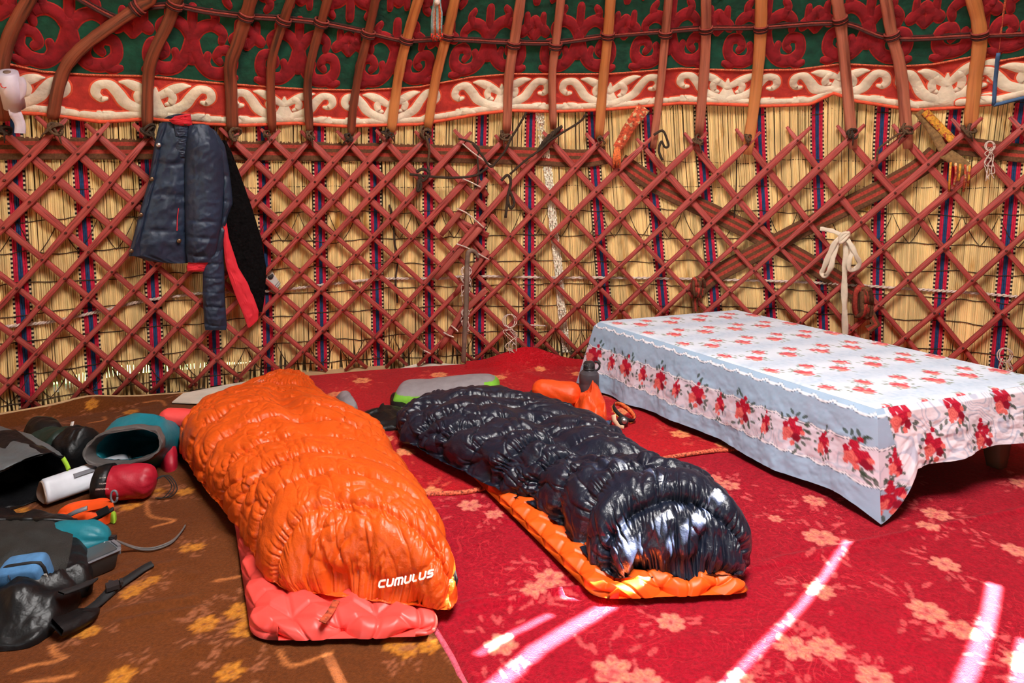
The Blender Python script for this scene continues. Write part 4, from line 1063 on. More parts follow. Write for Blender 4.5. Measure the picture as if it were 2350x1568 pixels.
def skirt(name, c0, c1, out, out0, out1, dropf, flaref, paint, ns):
    p0, p1 = {'A': tA, 'B': tB, 'C': tC, 'D': tD}[c0], {'A': tA, 'B': tB, 'C': tC, 'D': tD}[c1]
    L = (p1 - p0).length; nd = 84
    S, Dv = np.meshgrid(np.linspace(0, L, ns), np.linspace(0, 1, nd), indexing='ij')
    w0 = np.clip(1 - S / .11, 0, 1) ** 1.6; w1 = np.clip(1 - (L - S) / .11, 0, 1) ** 1.6; wm = 1 - np.maximum(w0, w1)
    dr = dropf(S) * wm + CORNER[c0][0] * w0 * (w0 >= w1) + CORNER[c1][0] * w1 * (w1 > w0)
    ramp = 0.0003 + 0.016 * np.clip(Dv / .06, 0, 1)
    fold = (0.013 * np.sin(S * 17 + 2 * np.sin(S * 3)) + 0.010 * fbm(S * 9, Dv * 2.2 + S, 71)) * Dv ** 1.1 + 0.005 * fbm(S * 22, Dv * 8, 72) * np.clip(Dv * 3, 0, 1)
    o = ramp + flaref(S) * Dv + fold
    d3 = (p1 - p0).normalized(); P = b3(p0) + b3(d3) * S[..., None] + b3(out) * o[..., None]
    for w_, c, pc, oo in ((w0, c0, p0, out0), (w1, c1, p1, out1)):
        oc = ramp + CORNER[c][1] * Dv
        tgt = b3(pc) + (b3(out) + b3(oo)) * oc[..., None] + 0 * P
        # cloth gathers into a point: neighbouring cloth is drawn towards the corner curve
        tgt = tgt + b3(d3) * ((S - (0 if pc is p0 else L)) * (1 - .0))[..., None]
        k = (w_ * 1.0)[..., None]; P = P * (1 - k) + tgt * k
    P[..., 2] = CZ - 0.004 - dr * Dv - 0.004 * np.clip(Dv / .06, 0, 1)
    P[:, 0, 2] = CZ - 0.004
    Cs = paint(S.ravel(), (dr * Dv).ravel())
    return grid_obj(name, P, M['cloth_print'], cloth_root, col=Cs)
nF = Vector((-ev.x, -ev.y, 0)); nE = Vector((eu.x, eu.y, 0))
nB = Vector((ev.x, ev.y, 0)); nL = Vector((-eu.x, -eu.y, 0))
skirt('front_drop', 'A', 'D', nF, nL, nE, lambda S: 0.352 + 0.012 * np.sin(S * 6) - 0.012 * (S / LU), lambda S: 0.045 + 0.03 * (1 - S / LU), paint_front, 440)
skirt('end_drop', 'D', 'C', nE, nF, nB, lambda S: 0.205 + 0.16 * np.clip(1 - S / .13, 0, 1) + 0.012 * np.sin(S * 8), lambda S: 0.03 + 0.01 * np.sin(S * 5), paint_end, 280)
skirt('back_drop', 'C', 'B', nB, nE, nL, lambda S: 0.20 + 0 * S, lambda S: 0.0 + 0 * S, paint_front, 160)
skirt('far_drop', 'B', 'A', nL, nB, nF, lambda S: 0.22 + 0.12 * np.clip(1 - (LV - S) / .2, 0, 1), lambda S: 0.06 + 0 * S, paint_end, 160)
# small torn scrap of tape on the front drop
m = MB(); c = at_depth(1729, 905, 3.03); m.ribbon([c + Vector((-.030, 0, -.012)), c + Vector((-.005, -.010, .004)), c + Vector((.028, .0, .006))], [.012, .022, .01], Vector((-.5, -.8, .2)), 1, .001)
tag(m.build('torn_tear', M['paper'], cloth_root))

# ================================================================== SLEEPING BAGS, MATS, PILLOW
def loft(uc, Lc, Rc, hc, zb, nu, nv, e=0.75, end0=0.08, end1=0.08, top_pow=1.0):
    t = np.linspace(0, 1, nu); u = 0.45 * t + 0.55 * (0.5 - 0.5 * np.cos(PI * t))
    def sm_(c):
        c = np.array(c, float); fine = np.linspace(0, 1, 400)
        v = np.stack([np.interp(fine, uc, c[:, k]) for k in range(c.shape[1])], -1)
        ker = np.hanning(61); ker /= ker.sum()
        v = np.stack([np.convolve(np.pad(v[:, k], 30, 'reflect', reflect_type='odd'), ker, 'valid') for k in range(c.shape[1])], -1)
        return np.stack([np.interp(u, fine, v[:, k]) for k in range(c.shape[1])], -1)
    L, R = sm_(Lc), sm_(Rc); h = sm_([[x] for x in np.interp(uc, [p[0] for p in hc], [p[1] for p in hc])])[:, 0]
    h = np.interp(u, [p[0] for p in hc], [p[1] for p in hc])
    f = np.minimum((1 - (1 - np.clip(u / end0, 0, 1)) ** 2.4) ** (1 / 2.4), (1 - (1 - np.clip((1 - u) / end1, 0, 1)) ** 2.4) ** (1 / 2.4))
    n1 = int(nv * .8); phi = np.concatenate([np.linspace(0, PI, n1, endpoint=False), np.linspace(PI, 2 * PI, nv - n1, endpoint=False)])
    Uu, Ph = np.meshgrid(u, phi, indexing='ij')
    cx = (1 - np.cos(Ph)) / 2; sn = np.sin(Ph)
    wide = 0.5 + (cx - 0.5) * (0.72 + 0.28 * f[:, None])
    P = L[:, None, :] * (1 - wide[..., None]) + R[:, None, :] * wide[..., None]
    z = np.where(sn > 0, np.abs(sn) ** e, -np.abs(sn) ** .5 * 0.0)
    Z = zb + (h * f)[:, None] * z
    # the widest point sits at a third of the height, so the sides tuck under
    return np.concatenate([P, Z[..., None]], -1), Uu, Ph, cx, sn
def displace(P, d):
    du = np.gradient(P, axis=0); dv = (np.roll(P, -1, 1) - np.roll(P, 1, 1))
    n_ = np.cross(du, dv); n_ /= (np.linalg.norm(n_, axis=-1, keepdims=True) + 1e-9)
    c = P.mean((0, 1)); s = np.sign(((P - c) * n_).sum(-1).mean()); return P + n_ * s * d[..., None]
# ---------- coral and orange inflatable mats
def inflatable(name, uc, Lc, Rc, mat_, label, cell, z0=0.03, SC_=(.012, .010)):
    P, Uu, Ph, cx, sn = loft(uc, Lc, Rc, [(0, .042), (1, .042)], z0, 320, 200, 0.40, 0.03, 0.03)
    Ld = np.linalg.norm(np.array(Lc[-1]) - np.array(Lc[0])); Wd = np.linalg.norm(np.array(Lc[0]) - np.array(Rc[0]))
    a = Uu * Ld / cell; b_ = cx * Wd / cell; sk = b_ * 2 / math.sqrt(3)
    best = np.full(a.shape, 9.0)
    row = np.round(sk); 
    for dr in (-1, 0, 1):
        rr_ = row + dr; off = np.mod(rr_, 2) * 0.5; col_ = np.round(a - off)
        for dc in (-1, 0, 1):
            best = np.minimum(best, np.hypot(a - (col_ + dc + off), (sk - rr_) * math.sqrt(3) / 2))
    ed = np.full(a.shape, 9.0)
    for q_ in (sk, a - sk * .5, a + sk * .5): ed = np.minimum(ed, np.abs(q_ - np.round(q_)))
    d = 0.046 * np.clip(best, 0, .5) - 0.020 - 0.007 * np.exp(-(ed / .05) ** 2)
    side = np.clip(1 - np.minimum(cx, 1 - cx) / .04, 0, 1); scal = np.abs(np.sin(PI * a)); ends = np.clip(1 - np.minimum(Uu, 1 - Uu) / .02, 0, 1); scal2 = np.abs(np.sin(PI * sk * .5))
    d = np.where(sn >= -0.01, d + side * SC_[0] * (scal - .6) + ends * SC_[1] * (scal2 - .6), 0)
    P = displace(P, d); P[..., 2] = np.maximum(P[..., 2], z0 - 0.004)
    root = thing(name, tuple(P.mean((0, 1))[:2]) + (z0,), label, 'mat')
    grid_obj('quilted_shell', P, M[mat_], root, False, True)
    return root
coral = inflatable('sleeping_mat', [0, .3, 1], [(-.70, 1.79), (-.98, 2.36), (-1.60, 3.55)], [(-.19, 1.81), (-.46, 2.36), (-1.05, 3.60)], 'mat_coral', 'coral inflatable sleeping mat under the orange sleeping bag', 0.135, 0.026)
m = MB(); P = [at_depth(775, 1382, 1.90), at_depth(760, 1410, 1.845), at_depth(742, 1432, 1.80)]
m.ribbon([p + Vector((0, -.012, .012)) for p in P], 0.020, Vector((0, -.75, .65)), 1, .001); m.build('hang_loop', M['strap_pattern'], coral)
orange_mat = inflatable('sleeping_mat', [0, .3, 1], [(.245, 1.94), (.03, 2.36), (-.42, 3.22)], [(.72, 1.97), (.56, 2.42), (.12, 3.35)], 'mat_orange', 'orange inflatable sleeping mat under the navy sleeping bag', 0.11, 0.042, (.006, .005))
m = MB(); c = at_depth(1610, 1338, 1.99); m.box(c, .028, .003, .02); m.build('care_tag', M['black_web'], orange_mat, False)

def quilt(P, Uu, cx, sn, nb, length, width, seed, pinch, wr, curve=0.05, crumple=0.006):
    # true lengths along and across the shell, so that folds keep their size where it curves down
    top = sn > .3
    sl = np.linalg.norm(np.diff(P, axis=0), axis=-1); wt = top[:-1]; yl = np.concatenate([[0], np.cumsum((sl * wt).sum(1) / wt.sum(1))])
    xs = np.linalg.norm(np.diff(P, axis=1), axis=-1); xl = np.concatenate([[0], np.cumsum(xs[len(xs) // 3: 2 * len(xs) // 3].mean(0))])
    uu = (yl / yl[-1])[:, None] + curve * (cx - .5) ** 2 * 4 - curve * .5; length = yl[-1]; nb = nb * 1.08
    x = np.broadcast_to(xl[None, :], cx.shape) * 1.1; y = uu * length
    uu = uu + 0.014 * fbm(x * 3.5, y * 2, seed)
    d_s = np.abs(np.mod(uu * nb + .5, 1) - .5) / nb * length          # metres to the nearest seam
    vary = .55 + .9 * vn(x * 3, y * 3, seed + 30)
    d = pinch * vary * (.6 * np.sin(np.clip(d_s / (length / nb / 2), 0, 1) * PI / 2) - np.exp(-(d_s / .012) ** 2))
    wx = x + .02 * fbm(x * 14, y * 12, seed + 9)
    near = np.exp(-(d_s / .035) ** 2)
    # puckers run off each seam, each with its own length
    d = d - wr * .8 * ridge(wx / .020, np.floor(uu * nb + .5) * 3.7 + y * 3, seed + 1) ** 2 * near * (.3 + vn(x * 9, y * 4, seed + 4))
    # long soft creases wandering over the shell, in two directions, only in patches
    for k, (an, fx_, fy_, p_) in enumerate(((.5, 5.5, 18, 5), (-.7, 6, 24, 5), (1.3, 10, 36, 4), (-.1, 14, 48, 3), (.9, 22, 64, 3))):
        a_ = x * math.cos(an) + y * math.sin(an); b_ = -x * math.sin(an) + y * math.cos(an)
        b_ = b_ + .05 * fbm(x * 7, y * 7, seed + 40 + k)
        patch = np.clip(vn(x * 4.5 + k * 7, y * 4.5, seed + 50 + k) * 2.4 - .9, 0, 1)
        d = d - wr * (.9, .8, .62, .55, .42)[k] * ridge(a_ * fx_ * .5, b_ * fy_ * .5, seed + 60 + k) ** p_ * patch
    d = d + crumple * fbm(x * 7, y * 9, seed + 2, 3)
    return np.where(sn > -.02, d, d * .2)
# ---------- orange bag
uc = [0, .15, .33, .55, .75, .90, 1.0]
Lc = [(-.715, 1.96), (-.92, 2.27), (-1.20, 2.59), (-1.50, 2.98), (-1.59, 3.38), (-1.50, 3.70), (-1.37, 4.00)]
Rc = [(-.120, 1.85), (-.245, 2.20), (-.40, 2.54), (-.57, 2.94), (-.76, 3.24), (-1.02, 3.58), (-1.22, 3.93)]
P, Uu, Ph, cx, sn = loft(uc, Lc, Rc, [(0, .23), (.1, .25), (.33, .235), (.50, .255), (.62, .205), (.75, .15), (.86, .105), (.93, .115), (1, .10)], 0.062, 680, 400, .62, .075, .10)
d = quilt(P, Uu, cx, sn, 11.5, 2.3, .8, 3, .013, .016, .05, .012)
P = displace(P, d); P[..., 2] -= 0.045 * np.exp(-((cx - .52) / .07) ** 2) * np.exp(-((Uu - .56) / .22) ** 2) * (sn > 0); P[..., 2] = np.maximum(P[..., 2], 0.036)
bag1 = thing('sleeping_bag', (-.9, 2.9, 0.05), 'puffy bright orange sleeping bag lying on the coral mat', 'sleeping bag')
shell1 = grid_obj('quilted_shell', P, M['nylon_orange'], bag1, False, True)
PO = P
# ---------- navy bag
uc2 = [0, .12, .25, .40, .60, .75, .88, 1.0]
Lc2 = [(.27, 1.985), (.20, 2.20), (.10, 2.40), (-.09, 2.58), (-.32, 2.82), (-.45, 2.96), (-.56, 3.16), (-.50, 3.44)]
Rc2 = [(.73, 2.00), (.75, 2.22), (.66, 2.42), (.53, 2.64), (.47, 2.95), (.38, 3.12), (.22, 3.30), (.06, 3.50)]
P, Uu, Ph, cx, sn = loft(uc2, Lc2, Rc2, [(0, .225), (.1, .255), (.2, .235), (.28, .17), (.42, .185), (.6, .17), (.8, .165), (.92, .15), (1, .11)], 0.075, 620, 400, .62, .085, .09)
d = quilt(P, Uu, cx, sn, 10.5, 1.85, .62, 23, .015, .024, .03, .026)
# gathered foot: folds radiating from a drawn-in point
fx, fy = .50, .16; rx = (cx - fx) * .6; ry = (Uu - fy) * 1.85; rr_ = np.hypot(rx, ry); an = np.arctan2(ry, rx)
d = d - 0.016 * np.exp(-(rr_ / .16) ** 2) * (np.abs(np.sin(an * 3.5 + 2.2 * fbm(cx * 6, Uu * 12, 90))) ** 4) * (sn > 0) - 0.03 * np.exp(-(rr_ / .05) ** 2) * (sn > 0)
P = displace(P, d)
P[..., 2] -= (0.055 * np.exp(-((cx - .50) / .10) ** 2) * np.exp(-((Uu - .40) / .16) ** 2) + 0.035 * np.exp(-((cx - .55) / .10) ** 2) * np.exp(-((Uu - .66) / .12) ** 2)) * (sn > 0); P[..., 2] = np.maximum(P[..., 2], 0.05)
bag2 = thing('sleeping_bag', (.1, 2.8, 0.06), 'shiny navy black sleeping bag lying on the orange mat', 'sleeping bag')
shell2 = grid_obj('quilted_shell', P, M['nylon_navy'], bag2, False, True)
def bvh(o):
    me = o.data; return BVHTree.FromPolygons([tuple(v.co) for v in me.vertices], [tuple(p.vertices) for p in me.polygons])
T1 = bvh(shell1)
def cast(T, px, py):
    d = Vector(ray(px, py)).normalized(); h = T.ray_cast(Vector((0, 0, EYE)), d)
    return (h[0], h[1]) if h[0] is not None else (None, None)
# printed maker's name on the foot of the orange bag
GLY = {'c': [[(1, .95), (.2, .95), (0, .75), (0, .25), (.2, .05), (1, .05)]], 'u': [[(0, 1), (0, .25), (.2, .05), (.8, .05), (1, .25), (1, 1)]],
       'm': [[(0, 0), (0, .75), (.15, .95), (1, .95), (1.15, .75), (1.15, 0)], [(.58, .95), (.58, 0)]], 'l': [[(0, 1), (0, .25), (.2, .05), (.7, .05)]],
       's': [[(.9, .95), (.2, .95), (.05, .8), (.1, .55), (.85, .5), (.95, .25), (.8, .05), (0, .05)]]}
m = MB(); xcur = 0.0; wid = {'c': 1, 'u': 1, 'm': 1.3, 'l': .75, 's': .95}
tot = sum(wid[c_] for c_ in 'cumulus') + 6 * .5
EYEV = Vector((0, 0, EYE))
def tpx(a, gy): return 869 + (992 - 869) * a + gy * 3, 1349 - 26 * a + 3 * math.sin(PI * a) - gy * 16
TD = []                                   # the cloth is drawn taut where it is printed: follow its outermost surface
for a in np.linspace(-.05, 1.05, 56):
    ds = [(cast(T1, *tpx(a, g_))[0] - EYEV).length for g_ in (0, .33, .66, 1) if cast(T1, *tpx(a, g_))[0] is not None]
    TD.append(min(ds) if ds else TD[-1])
TD = np.array([min(TD[max(0, i - 3):i + 4]) for i in range(len(TD))]); TD = np.convolve(np.pad(TD, 4, 'edge'), np.ones(9) / 9, 'valid')
def tpos(gx, gy):
    a = gx / tot; d = Vector(ray(*tpx(a, gy))).normalized(); return EYEV + d * (float(np.interp(a, np.linspace(-.05, 1.05, 56), TD)) - .003)
for ch in 'cumulus':
    for stp in GLY[ch]:
        pts = [tpos(xcur + p[0] * (wid[ch] if ch == 'm' else 1) / (1.15 if ch == 'm' else 1), p[1]) for p in stp]
        for p, q in zip(pts[:-1], pts[1:]):
            nn = (EYEV - p).normalized(); t = (q - p).normalized(); b_ = t.cross(nn).normalized(); w_ = .0026
            m.add([p - b_ * w_ - t * w_ * .7, p + b_ * w_ - t * w_ * .7, q + b_ * w_ + t * w_ * .7, q - b_ * w_ + t * w_ * .7], [(0, 1, 2, 3)])
    xcur += wid[ch] + .5
m.build('lettering', M['white_print'], bag1, False)
m = MB()
for a in np.linspace(0, 1, 7):
    p, nn = cast(T1, 592 + 16 * a, 876 - 3 * a)
    if p is not None: m.box(p + nn * .004, .005, .004, .012 if int(a * 6) % 2 else .008)
if m.v: m.build('small_print', M['white_print'], bag1, False)
m = MB(); p0 = at_depth(1043, 1310, 1.93); m.tube([p0, p0 + Vector((.008, -.01, -.02)), p0 + Vector((.004, -.014, -.045)), p0 + Vector((.0, -.012, -.025)), p0], .004, 5); m.build('loop', M['black_web'], bag1)
m = MB(); zp = [(835, 965), (862, 1000), (884, 1030), (905, 1068), (922, 1090), (938, 1118), (944, 1134)]
m.tube([ground(x + 1, y, .055) for x, y in zp], .007, 6); m.build('zip', M['black_web'], bag1)

# ---------- pillow
uc = [0, .5, 1]
P, Uu, Ph, cx, sn = loft(uc, [(-.645, 3.56), (-.35, 3.60), (-.065, 3.68)], [(-.64, 3.84), (-.36, 3.88), (-.07, 3.92)], [(0, .078), (.3, .072), (.6, .085), (1, .085)], .052, 90, 80, .7, .16, .16)
P[..., 2] = np.where(sn < 0, 0.055 - .022 * np.abs(sn) ** .5, P[..., 2]) + 0.006 * fbm(Uu * 5, cx * 4, 8)
green = ((Uu > .84) & (P[..., 2] < .124)) | ((P[..., 2] < .092 - .05 * Uu) & (Uu < .45)) | (P[..., 2] < .045)
gq = green[:-1, :]
pil = thing('pillow', (-.35, 3.72, .03), 'grey inflatable pillow with lime green ends behind the navy bag', 'pillow')
grid_obj('grey_cover', P, M['pillow_grey'], pil, False, True, mask=~gq)
grid_obj('green_panel', P, M['pillow_green'], pil, False, True, mask=gq)
# ================================================================== JACKET hanging on the lattice
jk = thing('jacket', tuple(wall(430, 300, 0.1)), 'navy padded jacket with red lining and black fleece hanging on the lattice', 'jacket')
def hang(name, rows, off, thick, mat_, parent, wr=.006, seed=1, seams=None, nr=70, nc=56, skew=None):
    """padded cloth panel: rows (y, xl, xr); closed front and back, thickest in the middle"""
    ys = [r[0] for r in rows]; Y = np.linspace(ys[0], ys[-1], nr); XL = np.interp(Y, ys, [r[1] for r in rows]); XR = np.interp(Y, ys, [r[2] for r in rows])
    T = np.linspace(0, 1, nc); P = np.zeros((nr, 2 * nc - 2, 3))
    for i in range(nr):
        a = wall(XL[i], Y[i], off); b_ = wall(XR[i], Y[i], off); nn = inward((a + b_) * .5); w_ = (b_ - a).length
        v = i / (nr - 1); tt = min(thick, .55 * w_); en = min(1, 0.35 + 4.5 * min(v, 1 - v))
        prof = tt * en * np.sin(PI * T) ** .55
        dsp = wr * fbm(T * w_ * 26 + v * 2, v * 22, seed) + wr * .9 * (ridge(T * 2.2 + .7 * fbm(v * 9, T * 2, seed + 4), v * 13 + T * 1.5, seed + 1) ** 3 - .3)
        if seams is not None:
            for s in seams: dsp = dsp - .012 * np.exp(-((v - s - .02 * (T - .5)) / .012) ** 2)
        f = np.array(a)[None] + (np.array(b_ - a))[None] * T[:, None] + np.array(nn)[None] * (prof + dsp * np.sin(PI * T) ** .4)[:, None]
        k = np.array(a)[None] + (np.array(b_ - a))[None] * T[::-1][1:-1, None] - np.array(nn)[None] * (0.012 * np.sin(PI * T[1:-1]))[:, None]
        P[i] = np.concatenate([f, k])
    return grid_obj(name, P, M[mat_], parent, False, True)
hang('fleece_lining', [(322, 505, 518), (350, 510, 532), (416, 514, 557), (482, 512, 580), (548, 508, 600), (614, 530, 611), (680, 560, 608), (716, 585, 602)], .115, .035, 'fleece', jk, .008, 3)
hang('red_facing', [(500, 511, 518), (548, 512, 526), (582, 514, 537), (614, 519, 547), (648, 529, 568), (681, 541, 582), (714, 555, 594), (735, 563, 592), (752, 569, 574)], .148, .014, 'lining_red', jk, .006, 4)
hang('lower_sleeve', [(565, 490, 514), (590, 475, 513), (615, 465, 515), (681, 465, 516), (747, 469, 521), (757, 471, 519)], .13, .045, 'jacket', jk, .010, 5, seams=(.2, .38, .55, .72, .94))
hang('front_edge', [(285, 440, 470), (300, 455, 495), (333, 480, 516), (382, 495, 526), (416, 505, 530), (466, 508, 535), (499, 508, 522), (565, 492, 512), (580, 488, 505)], .145, .030, 'jacket_dark', jk, .006, 6, seams=(.2, .4, .6, .8))
hang('body_front', [(280, 372, 430), (300, 364, 440), (333, 357, 440), (416, 343, 440), (499, 318, 438), (560, 303, 436), (585, 298, 434), (600, 345, 432), (604, 380, 430)], .12, .055, 'jacket', jk, .011, 7, seams=(.3, .52, .77))
hang('front_placket', [(282, 366, 384), (333, 354, 371), (416, 341, 358), (499, 317, 335), (560, 302, 322), (588, 295, 321)], .150, .018, 'jacket_dark', jk, .005, 8)
hang('chest_panel', [(285, 400, 432), (320, 402, 430), (360, 404, 428)], .165, .012, 'jacket', jk, .006, 12, seams=(.4,))
hang('sleeve', [(287, 434, 478), (300, 430, 490), (350, 424, 512), (416, 423, 516), (499, 424, 510), (550, 426, 502), (581, 427, 495), (602, 430, 487)], .16, .075, 'jacket', jk, .010, 9, seams=(.70, .82, .95), nr=90)
hang('sleeve_cuff_lining', [(598, 434, 482), (612, 428, 472), (623, 430, 468)], .15, .025, 'lining_red', jk, .004, 10)
hang('collar', [(262, 424, 437), (267, 400, 438), (276, 388, 440), (284, 396, 441), (289, 410, 441)], .16, .030, 'lining_red', jk, .004, 11)
hang('collar_edge', [(261, 408, 438), (266, 386, 438), (272, 376, 400)], .15, .014, 'jacket_dark', jk, .003, 13)
hang('pocket_flap', [(478, 409, 411), (500, 406, 408), (530, 405, 408)], .174, .006, 'lining_red', jk, .002, 14, nr=20, nc=12)
for x, y, mt_ in ((364, 333, 'metal'), (348, 411, 'brass'), (323, 493, 'brass'), (301, 576, 'brass'), (426, 283, 'brass'), (411, 553, 'brass')):
    p = wall(x, y, .178); nn = inward(p); t_ = Vector((-nn.y, nn.x, 0))
    m = MB(); m.lathe([(.0125, -.004), (.0125, .002), (.009, .005), (.002, .006)], p, 14, ax=(t_, Vector((0, 0, 1)), nn)); m.build('snap_button', M[mt_], jk)

# ================================================================== things tied to or hanging on the lattice
def knot(px, py, off, size, mat_, label, seed, tails=1, loops=3):
    r_ = random.Random(seed); c = wall(px, py, off); nn = inward(c); tx = Vector((-nn.y, nn.x, 0)); m = MB()
    for k in range(loops):
        a0 = r_.uniform(0, PI); ax = (tx * math.cos(a0) + Vector((0, 0, 1)) * math.sin(a0)); bx = nn * .8 + (tx * -math.sin(a0) + Vector((0, 0, 1)) * math.cos(a0)) * r_.uniform(.3, .9)
        o = tx * r_.uniform(-.35, .35) * size + Vector((0, 0, r_.uniform(-.3, .3) * size))
        m.tube([c + o + ax * (size * math.cos(t)) + bx * (size * .8 * math.sin(t)) + nn * r_.uniform(-.003, .003) for t in np.linspace(0, 2 * PI, 18)], size * .21, 6)
    for k in range(tails):
        d = tx * r_.uniform(-.8, .8) + Vector((0, 0, -r_.uniform(.5, 1)))
        m.tube([c + nn * .012, c + d * size * .8 + nn * .02, c + d * size * 1.7 + nn * .008, c + d * size * 2.3 + Vector((0, 0, -size * .5))], [size * .18, size * .17, size * .15, size * .09], 5)
    return tag(m.build('rope_knot', M[mat_]), label, 'knot', None)
KN = [(10, 298, .026, 'rope_dark', 'dark rope knot under the plastic roll at the left edge'),
      (122, 292, .036, 'rope_brown', 'thick brown rope knot at the foot of the strongly bent pole'),
      (342, 300, .034, 'rope_dark', 'black rope knot on the lattice just left of the jacket shoulder'),
      (535, 308, .034, 'rope_brown', 'brown rope knot with frayed end right of the jacket shoulder'),
      (610, 308, .020, 'rope_brown', 'small brown rope knot at the foot of the cracked pole, second right of the jacket'),
      (712, 311, .028, 'rope_brown', 'brown rope knot at the foot of the slim pole, third right of the jacket'),
      (802, 316, .026, 'rope_dark', 'dark rope knot next left of the two orange pole feet'),
      (890, 308, .028, 'rope_dark', 'dark rope knot at the foot of the left orange pole'),
      (976, 305, .034, 'rope_brown', 'large brown rope knot with a long tail at the foot of the right orange pole'),
      (1158, 312, .032, 'rope_brown', 'coiled brown rope knot around the split lattice head'),
      (1378, 318, .020, 'rope_brown', 'thin brown tie at the foot of the notched orange pole'),
      (1600, 322, .030, 'rope_brown', 'brown rope knot with a hanging tail below the upright reddish pole'),
      (1716, 318, .024, 'rope_brown', 'small brown tie around the foot of the wide orange pole'),
      (1958, 305, .028, 'rope_dark', 'black rope tie at the foot of the rough pinkish pole'),
      (2083, 298, .032, 'rope_brown', 'brown rope tie at the foot of the pole second from the right edge'),
      (2222, 300, .036, 'rope_brown', 'thick brown knotted rope at the foot of the pale orange pole by the felt seam')]
for i, (x, y, s, mt_, lab) in enumerate(KN): knot(x, y, .100, s, mt_, lab, i * 3 + 1, 1 + (i % 3 == 1))
def cord(name, pts, off, r, mat_, label, cat='cord', n=7, k=6, offs=None):
    P = [wall(p[0], p[1], p[2] if len(p) > 2 else off) for p in spline([(a[0], a[1], a[2] if len(a) > 2 else off) for a in pts], n)]
    m = MB(); m.tube(P, r, k); return tag(m.build(name, M[mat_]), label, cat)
cord('rope_tail', [(978, 312), (985, 345), (982, 375), (986, 392)], .115, .008, 'rope_brown', 'brown rope tail hanging down from the knot of the right orange pole', 'rope')
cord('dark_rope', [(1052, 318), (1085, 328), (1100, 345), (1096, 360), (1098, 400), (1094, 430)], .125, .006, 'rope_dark', 'thin dark cord hanging straight down from the doubled lattice tip')
cord('dark_rope', [(1085, 330), (1105, 355), (1125, 382), (1140, 370), (1160, 345), (1172, 320), (1190, 290), (1208, 258)], .13, .0075, 'rope_dark', 'dark brown cord swinging in a deep curve up to the felt hem')
cord('dark_rope', [(940, 400), (985, 405), (1040, 408), (1090, 403), (1120, 385)], .13, .008, 'rope_dark', 'dark brown cord running level left from the lattice joint')
cord('dark_rope', [(1170, 400), (1210, 365), (1245, 340), (1260, 325), (1290, 305), (1330, 280), (1345, 262)], .13, .007, 'rope_dark', 'long dark cord rising to the right from the hanging black loop')
cord('black_loop', [(1150, 415), (1165, 402), (1172, 420), (1165, 455), (1172, 478), (1180, 465), (1170, 440), (1166, 450), (1160, 500)], .12, .009, 'rope_dark', 'black cord loop dangling from a knot below the middle cords', 'loop')
cord('black_loop', [(1500, 310), (1520, 300), (1530, 318), (1534, 335), (1526, 338), (1518, 325), (1512, 345), (1520, 368)], .12, .008, 'rope_dark', 'black cord loop hanging from a pole foot, right of the patterned strap', 'loop')
m = MB(); P = [wall(x, y, .115) for x, y in spline([(1235, 345), (1250, 325), (1272, 305), (1290, 290)], 10)]
for ph in range(3):
    Q_ = []
    for i, p in enumerate(P):
        nn = inward(p); a_ = i * .55 + ph * 2.1; f_ = .012 * math.sin(PI * min(1, (i + 2) / (len(P) + 2))) + .003; Q_.append(p + nn * (f_ * math.cos(a_)) + Vector((0, 0, f_ * math.sin(a_))))
    m.tube(Q_, [.009 - .004 * abs(i / len(Q_) - .5) for i in range(len(Q_))], 6)
tag(m.build('rope_bundle', M['rope_dark']), 'bundled black cord wound along a lattice head', 'cord bundle')
cord('grey_rope', [(2082, 300), (2058, 310), (2030, 330), (2015, 345), (2012, 370)], .115, .006, 'rope_brown', 'thin grey brown cord drooping left from the pole second from the right')
cord('dark_knot_loop', [(955, 395), (972, 388), (985, 400), (970, 415), (962, 400), (966, 430), (958, 438), (962, 412)], .13, .010, 'rope_dark', 'dark knotted loop with hanging tail left of the level cord', 'knot')
cord('brown_rope', [(893, 470), (902, 500), (906, 560), (914, 590), (908, 640), (912, 695)], .024, .006, 'rope_dark', 'dark cord hanging against the reeds behind the lattice, left of the joint')
cord('brown_rope', [(1690, 360), (1690, 420), (1685, 500)], .024, .004, 'rope_dark', 'thin dark cord hanging behind the lattice below the wide orange pole')
for pts, d in (([(1048, 478), (1075, 492), (1110, 522)], 'upper white string lashing a splint to the lattice joint'), ([(1048, 560), (1075, 570), (1122, 596)], 'white string lashing across the joint just above the walking stick'),
               ([(1062, 330), (1085, 350), (1125, 378)], 'white string lying beside the dark cords near the lattice tips'), ([(1062, 410), (1080, 418), (1104, 430)], 'short white string crossing the highest splint'),
               ([(1018, 763), (1030, 770), (1042, 774)], 'white string wound low on the joint, left of the stick'), ([(1035, 747), (1045, 755), (1052, 762)], 'white string wound beside the lower stick'),
               ([(972, 804), (980, 808), (988, 812)], 'white string tie near the lattice foot left of the stick'), ([(1180, 745), (1215, 746), (1256, 748)], 'level white string stretched behind the lattice right of the tangle')):
    cord('white_string', pts, .128 if 'behind' not in d else .03, .0045, 'rope_white', d, 'string')
